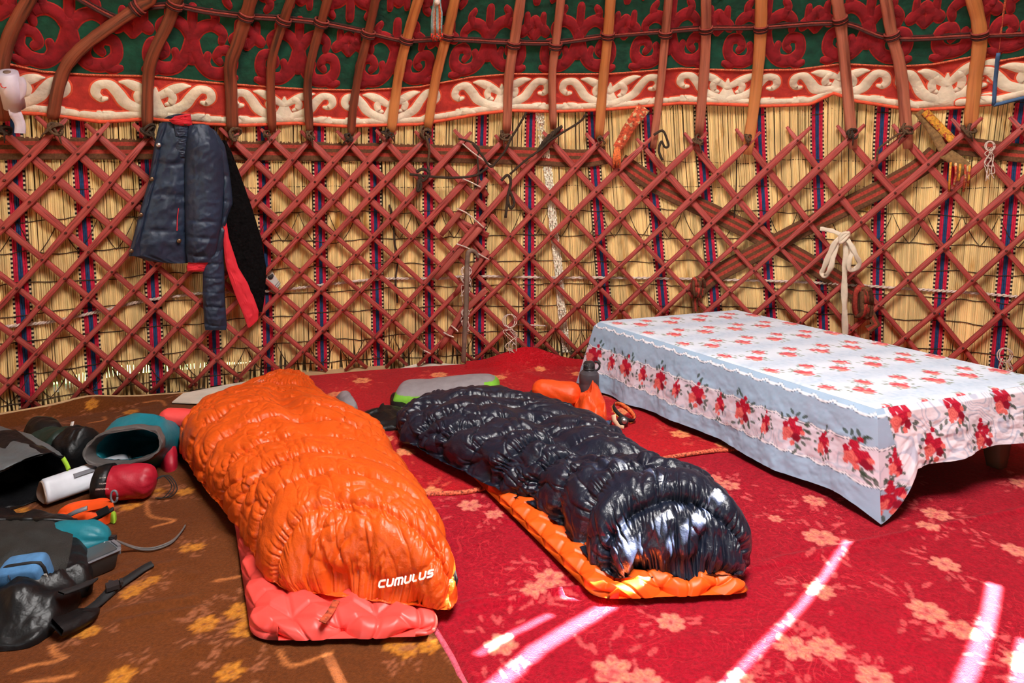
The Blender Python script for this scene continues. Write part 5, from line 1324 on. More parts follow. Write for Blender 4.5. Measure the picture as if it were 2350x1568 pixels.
# tangles of white string
def tangle(px, py, label, seed, sc=1.0):
    r_ = random.Random(seed); m = MB()
    for k in range(6):
        p = [(px + r_.uniform(-8, 8) * sc, py + r_.uniform(-8, 8) * sc)]
        for q in range(4): p.append((px + r_.uniform(-16, 16) * sc, py + (q + 1) * r_.uniform(8, 22) * sc))
        m.tube([wall(a, b_, .115 + r_.uniform(0, .02)) for a, b_ in spline(p, 5)], .0028, 5)
    for k in range(2):
        m.tube([wall(px + 15 * sc * math.cos(a) * (1 - .3 * k), py - 12 * sc + 14 * sc * math.sin(a), .125) for a in np.linspace(0, 2 * PI, 14)], .0035, 5)
    return tag(m.build('string_tangle', M['rope_white']), label, 'string')
tangle(1170, 750, 'loose tangle of white string hanging from a low lattice crossing', 2, 1.1)
tangle(1070, 632, 'white string bow tying the walking stick to the lattice', 3, .8)
tangle(1068, 725, 'white string tie on the lower part of the walking stick', 4, .6)
tangle(2306, 830, 'pale cord knot on the lattice foot behind the far end of the table', 5, 1.2)
tangle(2272, 345, 'frayed pale string tied around the lattice at the upper right', 6, .8)
# walking stick
sp = spline([(1098, 592, .13), (1090, 578, .135), (1078, 576, .14), (1073, 590, .14), (1071, 640, .14), (1070, 700, .14), (1067, 760, .14), (1064, 820, .13), (1064, 829, .12)], 6)
m = MB(); P = [wall(a, b_, o_) for a, b_, o_ in sp]; m.tube(P, [.010 + .006 * min(1, i / 14) for i in range(len(P))], 8)
tag(m.build('walking_stick', M['stick']), 'grey crooked walking stick leaning upright against the lattice joint', 'stick')
# cream ribbon bow
bow = thing('ribbon', tuple(wall(1935, 560, .12)), 'cream cloth ribbon tied in a bow on the lattice above the table', 'ribbon')
def rib(name, pts, width, off, n=8):
    S = spline([(a[0], a[1], a[2] if len(a) > 2 else off) for a in pts], n); P = [wall(a, b_, o_) for a, b_, o_ in S]
    m = MB(); r_ = random.Random(len(pts)); m.ribbon(P, [width * (1 + .12 * math.sin(i * .7)) for i in range(len(P))], lambda p: inward(p) + Vector((.35 * math.sin(p.z * 30), 0, 0)), 3, .0016); return m.build(name, M['cream_cloth'], bow)
rib('tail', [(1942, 545, .14), (1941, 590, .15), (1938, 640, .145), (1938, 700, .14), (1940, 768, .13)], .034, .14)
rib('tail', [(1935, 542, .14), (1915, 532, .135), (1895, 527, .12), (1882, 525, .13)], .026, .13)
rib('loop', [(1932, 545, .15), (1918, 555, .17), (1905, 580, .17), (1892, 612, .15), (1886, 628, .14), (1896, 632, .16), (1908, 610, .18), (1914, 580, .17), (1926, 552, .15)], .030, .15)
rib('loop', [(1940, 545, .15), (1952, 560, .17), (1964, 585, .18), (1972, 605, .16), (1962, 618, .15), (1950, 618, .17), (1948, 600, .18), (1956, 575, .17), (1944, 550, .15)], .028, .15)
m = MB(); c = wall(1936, 545, .15)
for k in range(3): m.tube([c + Vector((.026 * math.cos(t), -.014 * math.sin(t) - .008, .030 * math.sin(t + k * .9))) for t in np.linspace(0, 2 * PI, 14)], .011, 6)
m.build('knot', M['cream_cloth'], bow)
# knots of the slanting bands
for px, py, lab, sd_ in ((1985, 705, 'big ragged brown and red band knot on the lattice right of the ribbon', 3), (1605, 665, 'brown band knot at the left end of the rising band', 8)):
    r_ = random.Random(sd_); root = thing('band_knot', tuple(wall(px, py, .1)), lab, 'knot'); big = 1 if px > 1900 else .6
    for mt_, nn_ in (('band_brown', 4), ('band_red', 3)):
        m = MB()
        for k in range(nn_):
            x = px + r_.uniform(-22, 12) * big; w_ = r_.uniform(10, 24) * big
            m.tube([wall(x + w_ * math.cos(t) * .6, py - 10 * big + 34 * big * math.sin(t) + r_.uniform(-3, 3), .12 + .03 * math.cos(t + k)) for t in np.linspace(0, 2 * PI, 16)], .012 * big + .003, 6)
        m.build('coil' if mt_ == 'band_brown' else 'red_coil', M[mt_], root)
    m = MB(); m.ribbon([wall(px + 10 * big, py + 10, .10), wall(px + 26 * big, py + 40 * big, .09), wall(px + 6 * big, py + 52 * big, .1)] if big == 1 else [wall(px - 4, py + 4, .1), wall(px - 10, py + 25, .095), wall(px - 8, py + 50, .09)], .04 * big + .012, inward, 3, .002, [0, 1, 0]); m.build('band_end', [M['band_brown'], M['band_red']], root)
# patterned hanging strap
m = MB(); P = [wall(a, b_, o_) for a, b_, o_ in spline([(1478, 246, .06), (1462, 268, .10), (1442, 296, .12), (1428, 322, .12), (1416, 340, .12)], 6)]
root = thing('hanging_strap', tuple(P[0]), 'orange patterned woven strap hanging from the felt hem and ending in a fringe', 'strap')
m.ribbon(P, [.085 - .0011 * i for i in range(len(P))], inward, 3, .003); m.build('woven_part', M['strap_pattern'], root)
m = MB()
for k in range(7): m.tube([wall(1412 + k * 1.6, 338, .12), wall(1408 + k * 2.6, 360, .125), wall(1408 + k * 2.4, 385 - (k % 3) * 6, .12)], .0055, 5)
m.build('fringe', M['cord_orange'], root)
# olive and yellow strap ends at the right
root = thing('hanging_strap', tuple(wall(2160, 330, .08)), 'olive and yellow embroidered strap with tasselled end at the upper right lattice', 'strap')
for pts, wd, mt_ in (([(2108, 256), (2135, 292), (2158, 332), (2165, 345)], .05, 'strap_olive'), ([(2122, 256), (2150, 285), (2175, 310), (2186, 322)], .045, 'strap_yellow'), ([(2165, 350), (2190, 365), (2215, 385)], .07, 'strap_olive')):
    m = MB(); m.ribbon([wall(a, b_, .085) for a, b_ in spline(pts, 6)], wd, inward, 3, .002); m.build('strap_end', M[mt_], root)
for k in range(5):
    m = MB(); x = 2182 + k * 11; m.tube([wall(x, 372 + k * 2, .115), wall(x + 3 * (k % 2) - 2, 400, .12), wall(x - 4, 440 - 12 * (k % 3), .115)], .0065, 5); m.build('tassel', M['strap_pattern' if k % 2 else 'strap_yellow'], root)
# cord tassel hanging from above in front of the poles
root = thing('cord_tassel', tuple(wall(1003, 20, .16)), 'pale blue, white and red cord tassel hanging between the orange poles', 'tassel')
for k in range(7):
    x = 992 + k * 3.6; mt_ = ('cord_blue', 'rope_white', 'cord_orange')[k % 3]
    m = MB(); m.tube([wall(1003 + (k - 3) * 1.2, -40, .17), wall(1003 + (k - 3) * 2, 5, .17), wall(x, 30, .17 + .008 * (k % 2)), wall(x - 1, 60, .17), wall(x, 84 + (k % 3) * 4, .17)], .0065, 5); m.build('cord', M[mt_], root)
    m = MB(); m.tube([wall(x, 76 + (k % 3) * 4, .17), wall(x + (k - 3) * .8, 90 + (k % 2) * 5, .17)], [.008, .003], 5); m.build('red_tip', M['cord_red'], root)
m = MB(); c = wall(1003, 5, .17); m.lathe([(.004, -.02), (.018, -.008), (.02, .004), (.012, .02), (.004, .03)], c, 10); m.build('knot', M['rope_white'], root)
# roll of plastic bags stuck behind the pole at the left
pr = thing('plastic_bag_roll', tuple(wall(25, 200, .15)), 'white roll of plastic bags with a loose end at the far left', 'roll')
a, b_ = wall(16, 166, .17), wall(34, 246, .15); ax = (b_ - a).normalized(); xx = ax.orthogonal().normalized(); yy = ax.cross(xx)
m = MB(); m.lathe([(.032, 0), (.045, .001), (.046, (b_ - a).length), (.03, (b_ - a).length)], a, 20, ax=(xx, yy, ax)); m.build('roll', M['plastic_roll'], pr)
m = MB(); m.lathe([(.001, -.002), (.016, -.002), (.016, .004), (.001, .004)], a - ax * .002, 12, ax=(xx, yy, ax)); m.build('core', M['roll_core'], pr)
m = MB(); P = [wall(x, y, .19) for x, y in spline([(40, 178), (46, 215), (30, 248), (36, 262), (46, 285), (46, 306)], 5)]; m.ribbon(P, [.05, .06, .06, .055, .05, .045, .03, .02, .018, .022, .03, .035, .04, .045, .05, .05, .05, .048, .046, .045, .045, .045, .045, .045, .045, .045][:len(P)], lambda p: inward(p) + Vector((.3 * math.sin(p.z * 40), 0, 0)), 3, .002); m.build('loose_end', M['plastic_roll'], pr)
c = wall(9, 194, .205); nn = inward(c); tx = Vector((-nn.y, nn.x, 0)) * -1
m = MB(); m.tube([c + tx * (.012 * math.cos(t)) + Vector((0, 0, .016 * math.sin(t))) for t in np.linspace(0, 2 * PI, 16)], .0022, 5); m.build('red_print', M['cord_red'], pr)
# white printed packet tucked behind the lattice
pk = thing('paper_packet', tuple(wall(626, 644, .03)), 'white printed paper packet tucked behind the lattice right of the jacket', 'packet')
m = MB(); P = [wall(x, y, .036) for x, y in ((612, 618), (624, 622), (644, 652), (630, 670), (612, 648))]; P2 = [p + inward(p) * .006 for p in P]; n_ = len(P)
m.add(P + P2, [tuple(range(n_ - 1, -1, -1)), tuple(range(n_, 2 * n_))] + [(i, (i + 1) % n_, n_ + (i + 1) % n_, n_ + i) for i in range(n_)]); m.build('cover', M['paper'], pk, False)
m = MB(); c = wall(621, 634, .0435)
m.lathe([(.002, .0), (.018, .0), (.018, .001), (.002, .0012)], c, 12, ax=(Vector((1, .2, 0)).normalized(), Vector((0, .2, 1)).normalized(), inward(c)))
for k in (0, 1):
    P = [wall(628 + k * 4, 664 + k * 3 - 4, .0435), wall(640 + k * 4, 648 + k * 3 - 2, .0435)]; m.tube(P, .0018, 4)
m.build('print', M['ink'], pk)

# ================================================================== SMALL THINGS NEAR THE HEAD OF THE NAVY BAG
# bottle
bc = ground(1352, 919, .033); bc.z = .032
bt = thing('water_bottle', tuple(bc), 'smoky grey plastic water bottle with black cap standing by the table', 'bottle')
m = MB(); m.lathe([(.002, 0), (.050, 0), (.0545, .005), (.055, .03), (.055, .095), (.0535, .10), (.055, .105), (.0555, .135), (.052, .152), (.040, .163), (.033, .167), (.031, .170), (.002, .171)], bc, 36); autosharp(m.build('body', M['smoke'], bt))
m = MB(); m.lathe([(.028, .168), (.033, .172), (.033, .178), (.030, .180), (.030, .207), (.027, .212), (.002, .213)], bc, 28)
for k in range(28): a = 2 * PI * k / 28; m.box(bc + Vector((.0305 * math.cos(a), .0305 * math.sin(a), .194)), .003, .003, .022)
m.build('cap', M['cap_black'], bt)
m = MB(); m.tube([bc + Vector((.034 + .024 * math.sin(t), 0, .190 - .024 * math.cos(t))) for t in np.linspace(-.3, PI + .2, 14)], .0035, 6, .006, Vector((0, -1, 0))); m.build('cap_strap', M['cap_black'], bt)
# generic blobs
def sack(name, c, ax, length, r0, r1, mat_, parent, seed, flat=.85, wr=.012, pleats=9, ends=(.25, .25), nz=50, nk=56, up=Vector((0, 0, 1))):
    ax = Vector(ax).normalized(); side = ax.cross(up).normalized(); upv = side.cross(ax).normalized(); P = np.zeros((nz, nk, 3))
    c = Vector(c)
    for i in range(nz):
        u = i / (nz - 1); uu = .5 - .5 * math.cos(PI * u); f = min((1 - (1 - min(uu / ends[0], 1)) ** 2.2) ** .5, (1 - (1 - min((1 - uu) / ends[1], 1)) ** 2.2) ** .5)
        r = (r0 + (r1 - r0) * uu) * max(f, .02)
        for j in range(nk):
            a = 2 * PI * j / nk
            rr_ = r * (1 + wr / r1 * float(fbm(math.cos(a) * 1.6 + seed, math.sin(a) * 1.6 + uu * 4, seed)) + .05 * math.sin(a * pleats) * max(0, 1 - min(uu, 1 - uu) / .2) * (1 if pleats else 0))
            P[i, j] = c + ax * (length * (uu - .5)) + side * (rr_ * math.cos(a)) + upv * (rr_ * flat * math.sin(a))
    return grid_obj(name, P, M[mat_], parent, False, True)
c = ground(1270, 935, .03); c = Vector((.24, 3.62, .096))
s1 = thing('stuff_sack', tuple(c), 'filled orange drawstring stuff sack lying near the bottle', 'sack')
sack('bag', c, (1, -.28, -.05), .27, .055, .068, 'orange_red', s1, 4, 1.0, .008)
m = MB(); m.tube([c + Vector((-.13, .03, .0)), c + Vector((-.142, .025, -.015)), c + Vector((-.15, .01, -.03))], .007, 6); m.build('toggle', M['cap_black'], s1)
def mound(name, px, H, mat_, parent, z0, seed, wr=.012, e=2.0, ns=72, nr=26, peak=None, fr=14, world=False):
    """soft lump of cloth over a closed footprint"""
    B = np.array([(p[0], p[1]) if world else tuple(ground(p[0], p[1], z0))[:2] for p in px]); B = np.vstack([B, B[:1]])
    S = np.array(spline([tuple(b_) for b_ in B], 8)); L = np.concatenate([[0], np.cumsum(np.hypot(*np.diff(S, axis=0).T))]); t = np.linspace(0, L[-1], ns, endpoint=False)
    S = np.stack([np.interp(t, L, S[:, 0]), np.interp(t, L, S[:, 1])], -1); c = S.mean(0) if peak is None else np.array(tuple(ground(peak[0], peak[1], z0))[:2])
    F = np.linspace(0, 1, nr) ** 1.0; P = np.zeros((nr, ns, 3))
    for i, f in enumerate(F):
        g_ = 1 - f ** 1.6 if f < .999 else .002
        xy = c + (S - c) * g_; P[i, :, :2] = xy
        h = H * (1 - (1 - f) ** e) ** (1 / 1.6)
        P[i, :, 2] = z0 + h + wr * min(1, f * 4) * (fbm(xy[:, 0] * fr, xy[:, 1] * fr, seed) + 1.2 * (ridge(xy[:, 0] * fr * .5 + 1.5 * fbm(xy[:, 0] * 5, xy[:, 1] * 5, seed + 2), xy[:, 1] * fr * .35, seed + 1) ** 3 - .3))
    P[..., 2] = np.maximum(P[..., 2], z0 - .002)
    return grid_obj(name, P, M[mat_], parent, False, True)
o = mound('loose_cloth', [(1316, 958), (1322, 930), (1345, 918), (1380, 922), (1392, 950), (1386, 976), (1355, 982), (1330, 975)], .085, 'orange_red', None, .034, 6, .045, 2.2, fr=16); tag(o, 'crumpled empty orange red sack in front of the bottle', 'sack')
o = mound('black_garment', [(820, 962), (850, 948), (905, 938), (930, 950), (925, 985), (880, 990), (838, 992)], .05, 'black_nylon', None, .033, 9, .020); tag(o, 'crumpled black cloth lying between the two sleeping bags', 'cloth')
o = mound('grey_pouch', [(770, 925), (785, 912), (805, 922), (822, 948), (812, 965), (785, 960)], .07, 'pillow_grey', None, .033, 10, .008); tag(o, 'grey rounded cloth peeking out behind the orange sleeping bag', 'pouch')
o = mound('dark_pouch', [(896, 935), (898, 912), (925, 908), (940, 925), (925, 940)], .035, 'black_nylon', None, .033, 12, .006); tag(o, 'small black pouch beside the left end of the grey pillow', 'pouch')
o = mound('black_pouch', [(1275, 960), (1290, 946), (1330, 945), (1345, 962), (1310, 976), (1285, 975)], .03, 'black_nylon', None, .033, 14, .006); tag(o, 'flat black pouch under the orange sacks, right of the navy bag hood', 'pouch')
# head torch
hc = ground(1432, 972, .034); hc = Vector((hc.x, hc.y, .034))
ht = thing('head_torch', tuple(hc), 'head torch with looped black and yellow strap lying on the red carpet', 'head torch')
hn = Vector((.46, -.24, .85)).normalized(); hx = hn.cross(Vector((0, 0, 1))).normalized(); hy = hx.cross(hn).normalized(); h0 = hc + Vector((.005, .03, .046))
def hring(t, r): return h0 + hx * (r * .95 * math.cos(t)) + hy * (r * math.sin(t))
for nm, mt_, rr_, wd, sh in (('strap', 'black_web', .062, .026, 0), ('strap_edge', 'strap_yellow', .0634, .004, -.010), ('strap_lining', 'cord_orange', .0600, .024, 0)):
    m = MB(); P = [hring(t, rr_) + hn * sh for t in np.linspace(0, 2 * PI, 33)]
    m.ribbon(P, wd, lambda p: (p - h0 - hn * (p - h0).dot(hn)), 1, .0015); m.build(nm, M[mt_], ht)
m = MB()
for k in range(5):
    t = 2.6 + k * .25; c = hring(t, .0655); rd = (c - h0).normalized(); m.box(c - hn * .002, .010, .002, .008, (hn, rd, hn.cross(rd)))
m.build('strap_print', M['paper'], ht, False)
lc = hc + Vector((-.012, -.040, .028)); m = MB(); m.lathe([(.002, -.024), (.022, -.022), (.025, -.01), (.024, .012), (.018, .018), (.002, .02)], lc, 16, ax=(Vector((1, 0, 0)), Vector((0, .3, .95)), Vector((0.2, -.95, .3)))); m.build('lamp_housing', M['cap_black'], ht)
m = MB(); m.lathe([(.001, .019), (.014, .0195), (.013, .022), (.001, .023)], lc, 14, ax=(Vector((1, 0, 0)), Vector((0, .3, .95)), Vector((0.2, -.95, .3)))); m.build('lens', M['metal'], ht)
m = MB(); m.tube([lc + Vector((-.045, .005, .028)), lc + Vector((-.045, -.012, .006)), lc + Vector((-.025, -.022, -.022)), lc + Vector((.0, -.028, -.026))], .0022, 6, .014, Vector((-.6, -.8, 0))); m.build('pad', M['wood_pale'], ht)
# small blue lighter
c = ground(1392, 972, .046); root = thing('lighter', tuple(c), 'small blue lighter lying beside the head torch', 'lighter'); a = Vector((.95, .3, 0)).normalized(); s_ = Vector((-a.y, a.x, 0))
m = MB(); m.tube([c - a * .034, c + a * .012], .012, 10, .013, Vector((0, 0, 1))); m.build('body', M['blue_edge'], root)
m = MB(); m.tube([c + a * .012, c + a * .022], .012, 10, .012, Vector((0, 0, 1))); m.tube([c + a * .020 + s_ * .008 + Vector((0, 0, .008)), c + a * .020 - s_ * .008 + Vector((0, 0, .008))], .006, 10); m.build('head', M['cap_black'], root)

# ================================================================== LUGGAGE ON THE BROWN CARPET
ZB = .012
# open grey dry bag at the left edge; teal one with a grey lined mouth: an open sack is an outer and an inner wall
def open_sack(name, rings, mats_, parent, seed, wr=.010, nk=64):
    """rings: (centre, side vector, up vector, rx, ry, material) from the closed bottom to the mouth, then back inside"""
    secs = {}; prev = None
    Rg = []
    for i, (c, sx, up, rx, ry, mt_) in enumerate(rings):
        c = Vector(c); ring = []
        for j in range(nk):
            a = 2 * PI * j / nk; k = 1 + wr / max(rx, .05) * float(fbm(math.cos(a) * 2.2 + seed, math.sin(a) * 2.2 + i * .35, seed))
            ca, sa = math.cos(a), math.sin(a)
            ring.append(c + Vector(sx) * (rx * k * math.copysign(abs(ca) ** .85, ca)) + Vector(up) * (ry * k * math.copysign(abs(sa) ** .85, sa)))
        Rg.append(ring)
    groups = []
    for i in range(len(rings) - 1):
        mt_ = rings[i + 1][5]
        if groups and groups[-1][0] == mt_: groups[-1][1].append(Rg[i + 1])
        else: groups.append((mt_, [Rg[i], Rg[i + 1]]))
    for mt_, rr_ in groups:
        A = np.array([[tuple(p) for p in r] for r in rr_]); n0 = len(A); t = np.linspace(0, n0 - 1, (n0 - 1) * 7 + 1); i0 = np.minimum(t.astype(int), n0 - 2); f = (t - i0)[:, None, None]
        A = A[i0] * (1 - f) + A[i0 + 1] * f
        nz = fbm(np.arange(nk)[None, :] * .33 + 0 * A[..., 0], t[:, None] * 1.1 + 0 * A[..., 0], seed + 5)
        A = A + (wr * .8) * nz[..., None] * np.array([.4, -.4, .8]); A[..., 2] = np.maximum(A[..., 2], ZB)
        grid_obj(mats_[mt_][0], A, M[mats_[mt_][1]], parent, False, True)
def rotv(v, d): return Vector(v).normalized()
tc = Vector((-1.57, 2.70, .178)); axm = Vector((.12, -.93, .20)).normalized(); sx = Vector((.985, .10, .12)).normalized(); up = sx.cross(axm).normalized()
if up.z < 0: up = -up
dry = thing('dry_bag', (-1.56, 2.95, ZB), 'teal dry bag with wide open grey lined mouth beside the orange sleeping bag', 'bag')
open_sack('dry_bag', [(tc - axm * .44 + Vector((0, 0, -.06)), sx, up, .03, .02, 0), (tc - axm * .42 + Vector((0, 0, -.06)), sx, up, .11, .08, 0), (tc - axm * .30 + Vector((-.02, 0, -.05)), sx, up, .138, .118, 0), (tc - axm * .16 + Vector((-.02, 0, -.01)), sx, up, .142, .112, 0), (tc - axm * .07 + Vector((-.01, 0, -.01)), sx, up, .140, .080, 0),
                     (tc - axm * .02, sx, up, .145, .076, 1), (tc + axm * .02, sx, up, .148, .070, 1), (tc + axm * .018, sx, up, .140, .062, 1), (tc - axm * .05, sx, up, .132, .058, 1), (tc - axm * .06, sx, up, .130, .058, 2), (tc - axm * .16, sx, up, .12, .08, 2), (tc - axm * .30 + Vector((0, 0, -.04)), sx, up, .11, .085, 2), (tc - axm * .38 + Vector((0, 0, -.05)), sx, up, .02, .02, 2)],
          [('body', 'teal'), ('mouth', 'grey_lining'), ('inside', 'teal')], dry, 3, .016)
gc = Vector((-1.86, 2.56, .105)); axg = Vector((.86, -.48, -.12)).normalized(); sg = Vector((.55, .80, .0)).normalized(); ug = sg.cross(axg).normalized()
if ug.z < 0: ug = -ug
gb = thing('dry_bag', (-2.05, 2.6, ZB), 'dark grey rubbery dry bag with its mouth gaping to the right at the left edge', 'bag')
open_sack('dry_bag', [(gc - axg * .40, sg, ug, .02, .02, 0), (gc - axg * .38, sg, ug, .10, .08, 0), (gc - axg * .24, sg, ug, .14, .092, 0), (gc - axg * .10, sg, ug, .145, .098, 0), (gc - axg * .02, sg, ug, .14, .094, 0), (gc + axg * .01, sg, ug, .136, .090, 0), (gc + axg * .005, sg, ug, .130, .084, 1), (gc - axg * .10, sg, ug, .125, .085, 1), (gc - axg * .26, sg, ug, .12, .10, 1), (gc - axg * .34, sg, ug, .02, .02, 1)],
          [('body', 'grey_nylon'), ('inside', 'black_nylon')], gb, 9, .022)
m = MB(); P = [at_depth(145, 1052, 2.50), at_depth(153, 1066, 2.48), at_depth(158, 1078, 2.46)]; m.ribbon(P, .014, Vector((.4, -.9, .2)), 1, .002); m.build('lime_tab', M['lime'], gb)
o = mound('hat', [(50, 1035), (60, 1022), (100, 1015), (140, 1020), (150, 1038), (110, 1050), (70, 1050)], .15, 'black_nylon', None, ZB, 31, .010, 2.4); tag(o, 'black rounded cap behind the dark grey dry bag', 'hat')
gp = thing('pack', (-1.75, 2.75, ZB), 'dark green and black packed sack between the grey and the teal dry bags', 'sack')
sack('green_body', (-1.99, 2.90, .095), (.9, -.3, .1), .20, .08, .09, 'dark_green', gp, 13, .95, .02, 0); sack('black_end', (-1.87, 2.86, .10), (.9, -.3, .05), .15, .092, .088, 'black_nylon', gp, 15, .98, .02, 0)
o = mound('red_sack_edge', [(368, 1072), (372, 1040), (392, 1035), (408, 1060), (402, 1082), (380, 1085)], .09, 'red_sack', None, ZB, 35, .008); tag(o, 'small red cloth bag squeezed between teal dry bag and orange sleeping bag', 'bag')
o = sack('coral_pouch', (-1.53, 3.05, .165), (1, .1, -.1), .16, .045, .045, 'coral_cloth', None, 36, .9, .004, 0); tag(o, 'coral red pouch peeking over the back of the teal dry bag', 'pouch')
# red stuff sack with black printed end
rc = Vector((-1.50, 2.60, .078)); rx_ = Vector((1, .20, .0)).normalized()
rs = thing('stuff_sack', tuple(rc), 'red stuff sack with black printed end below the teal dry bag mouth', 'sack')
sack('bag', rc, rx_, .21, .066, .064, 'red_sack', rs, 41, .98, .007, 11, (.08, .22))
er = rc - rx_ * .082; sr = rx_.cross(Vector((0, 0, 1))).normalized()
m = MB(); m.lathe([(.002, -.036), (.048, -.034), (.066, -.026), (.074, .0), (.075, .026), (.070, .028)], er, 28, ax=(sr, Vector((0, 0, 1)), rx_)); be = m.build('black_end', M['black_nylon'], rs)
def text_mesh(name, s, size, o, xdir, ydir, mat_, parent, depth=.0006):
    cu_ = bpy.data.curves.new(name, 'FONT'); cu_.body = s; cu_.size = size; cu_.align_x = 'CENTER'; cu_.align_y = 'CENTER'; cu_.extrude = 0
    to = bpy.data.objects.new(name, cu_); COL.objects.link(to); dg = bpy.context.evaluated_depsgraph_get(); me = bpy.data.meshes.new_from_object(to.evaluated_get(dg)); bpy.data.objects.remove(to)
    X, Y = Vector(xdir).normalized(), Vector(ydir).normalized(); Z = X.cross(Y)
    for v in me.vertices: v.co = Vector(o) + X * v.co.x + Y * v.co.y + Z * depth
    me.materials.clear(); me.materials.append(M[mat_]); return link(bpy.data.objects.new(name, me), parent)
TB = bvh(be)
for k, (s, sz, px, py) in enumerate((('THERMAREST', .0105, 235, 1122), ('MATTRESS', .007, 236, 1110), ('PROLITE', .008, 236, 1097))):
    h_, n_ = cast(TB, px, py)
    if h_ is None: continue
    if n_.dot(h_ - Vector((0, 0, EYE))) > 0: n_ = -n_
    y_ = (Vector((0, 0, -1)) - n_ * n_.dot(Vector((0, 0, -1)))).normalized(); x_ = y_.cross(n_)
    text_mesh('print', s, sz * .75, h_ + n_ * .0015, x_, y_, 'white_print', rs)
m = MB()
for k in range(3): m.tube(spline([tuple(q_) for q_ in (rc + rx_ * .10, rc + rx_ * (.125 + .01 * k) + Vector((0, .01, .01)), rc + rx_ * (.16 + .015 * k) + Vector((0, -.01 * k, -.03)), rc + rx_ * (.145 + .012 * k) + Vector((0, -.03, -.058)), rc + rx_ * .11 + Vector((0, -.02, -.062)))], 5), .0022, 5)
m.build('drawcord', M['black_web'], rs)
# white flattened bottle with triangular base
wb = thing('plastic_bottle', (-1.80, 2.62, ZB), 'white plastic bottle with flat triangular base lying on the brown carpet', 'bottle')
p0, p1 = Vector((-1.800, 2.555, .058)), Vector((-1.62, 2.80, .062)); ax = (p1 - p0).normalized(); sx = ax.cross(Vector((0, 0, 1))).normalized(); up = sx.cross(ax)
def tri_ring(c, r, rot):
    out = []
    for j in range(36):
        a = 2 * PI * j / 36; k = 1 / (1 + .16 * math.cos(3 * (a - rot)) * -1) ; out.append(c + sx * (r * 1.05 * k * math.cos(a)) + up * (r * .92 * k * math.sin(a)))
    return out
L_ = (p1 - p0).length; m = MB(); m.rings([tri_ring(p0 + ax * (L_ * u), .047 * s, PI / 2) for u, s in ((0, .92), (.015, 1.0), (.05, 1.0), (.5, 1.02), (.85, 1.0), (.95, .95), (1.0, .8))], True, True); m.build('body', M['bottle_white'], wb)
m = MB(); m.rings([tri_ring(p0 - ax * d, .047 * s, PI / 2) for d, s in ((-.001, .92), (.0045, .90), (.005, .82), (.0015, .80), (.0015, .02))], True, True); m.build('base', M['bottle_base'], wb)
m = MB(); m.rings([tri_ring(p1 + ax * d, .047 * s, PI / 2) for d, s in ((0, .7), (.002, .78), (.014, .78), (.02, .6))], True, True); m.build('cap', M['cap_black'], wb)
m = MB(); R = []
for u in (.32, .48, .62):
    R.append([p0 + ax * (L_ * u) + sx * (.0485 * 1.05 * math.cos(a)) * 1.0 + up * (.0485 * .95 * math.sin(a)) for a in np.linspace(.75, 1.5, 7)])
m.rings(R, False, False); m.build('label', M['box_trim'], wb)
# orange red mesh pouch with grey buckle
op = thing('roll_pouch', (-1.55, 2.40, ZB), 'bright orange red open pouch with black label and grey clip', 'pouch')
mound('lower_shell', [(128, 1200), (150, 1186), (200, 1178), (255, 1172), (262, 1188), (245, 1204), (205, 1212), (160, 1210)], .065, 'orange_red', op, ZB, 44, .006, 2.2)
A = []
for i, u in enumerate(np.linspace(0, 1, 22)):
    lo_ = at_depth(128 + 134 * u, 1206 - 43 * u - 8 * math.sin(PI * u), 2.38 + .02 * math.sin(PI * u)); hi_ = at_depth(142 + 120 * u, 1178 - 22 * u - 14 * math.sin(PI * u), 2.48)
    A.append([tuple(lo_ + (hi_ - lo_) * v + Vector((0, -.01 * math.sin(PI * v), .020 * math.sin(PI * v))) + Vector((0, 0, .006 * float(fbm(u * 5, v * 3, 3))))) for v in np.linspace(0, 1, 10)])
grid_obj('upper_flap', np.array(A), M['orange_red'], op)
m = MB(); m.tube([at_depth(170 + 90 * u, 1206 - 38 * u + 6 * math.sin(PI * u), 2.365) for u in np.linspace(0, 1, 10)], .004, 6, .007, Vector((0, -.8, .6))); m.build('zip', M['black_web'], op)
m = MB(); m.tube([at_depth(152, 1187, 2.36), at_depth(172, 1176, 2.365), at_depth(200, 1166, 2.37)], .003, 6, .008, Vector((0, -.8, .6))); m.build('grey_piping', M['box_trim'], op)
c = at_depth(236, 1174, 2.345); X_ = Vector((.87, .1, .45)).normalized(); m = MB(); m.box(c, .042, .003, .022, (X_, Vector((0, -1, .1)).normalized(), Vector((-.45, 0, .88)).normalized())); m.build('label', M['black_web'], op, False)
m = MB(); c = at_depth(262, 1140, 2.40); m.tube([c + Vector((.012 * math.cos(t), 0, .022 * math.sin(t))) for t in np.linspace(0, 2 * PI, 14)], .004, 6); m.build('clip', M['box_trim'], op)
o = mound('lime_tab', [(246, 1196), (258, 1186), (268, 1190), (262, 1202)], .03, 'lime', None, ZB, 46, .002); tag(o, 'small lime green wrapper beside the orange red pouch', 'wrapper')
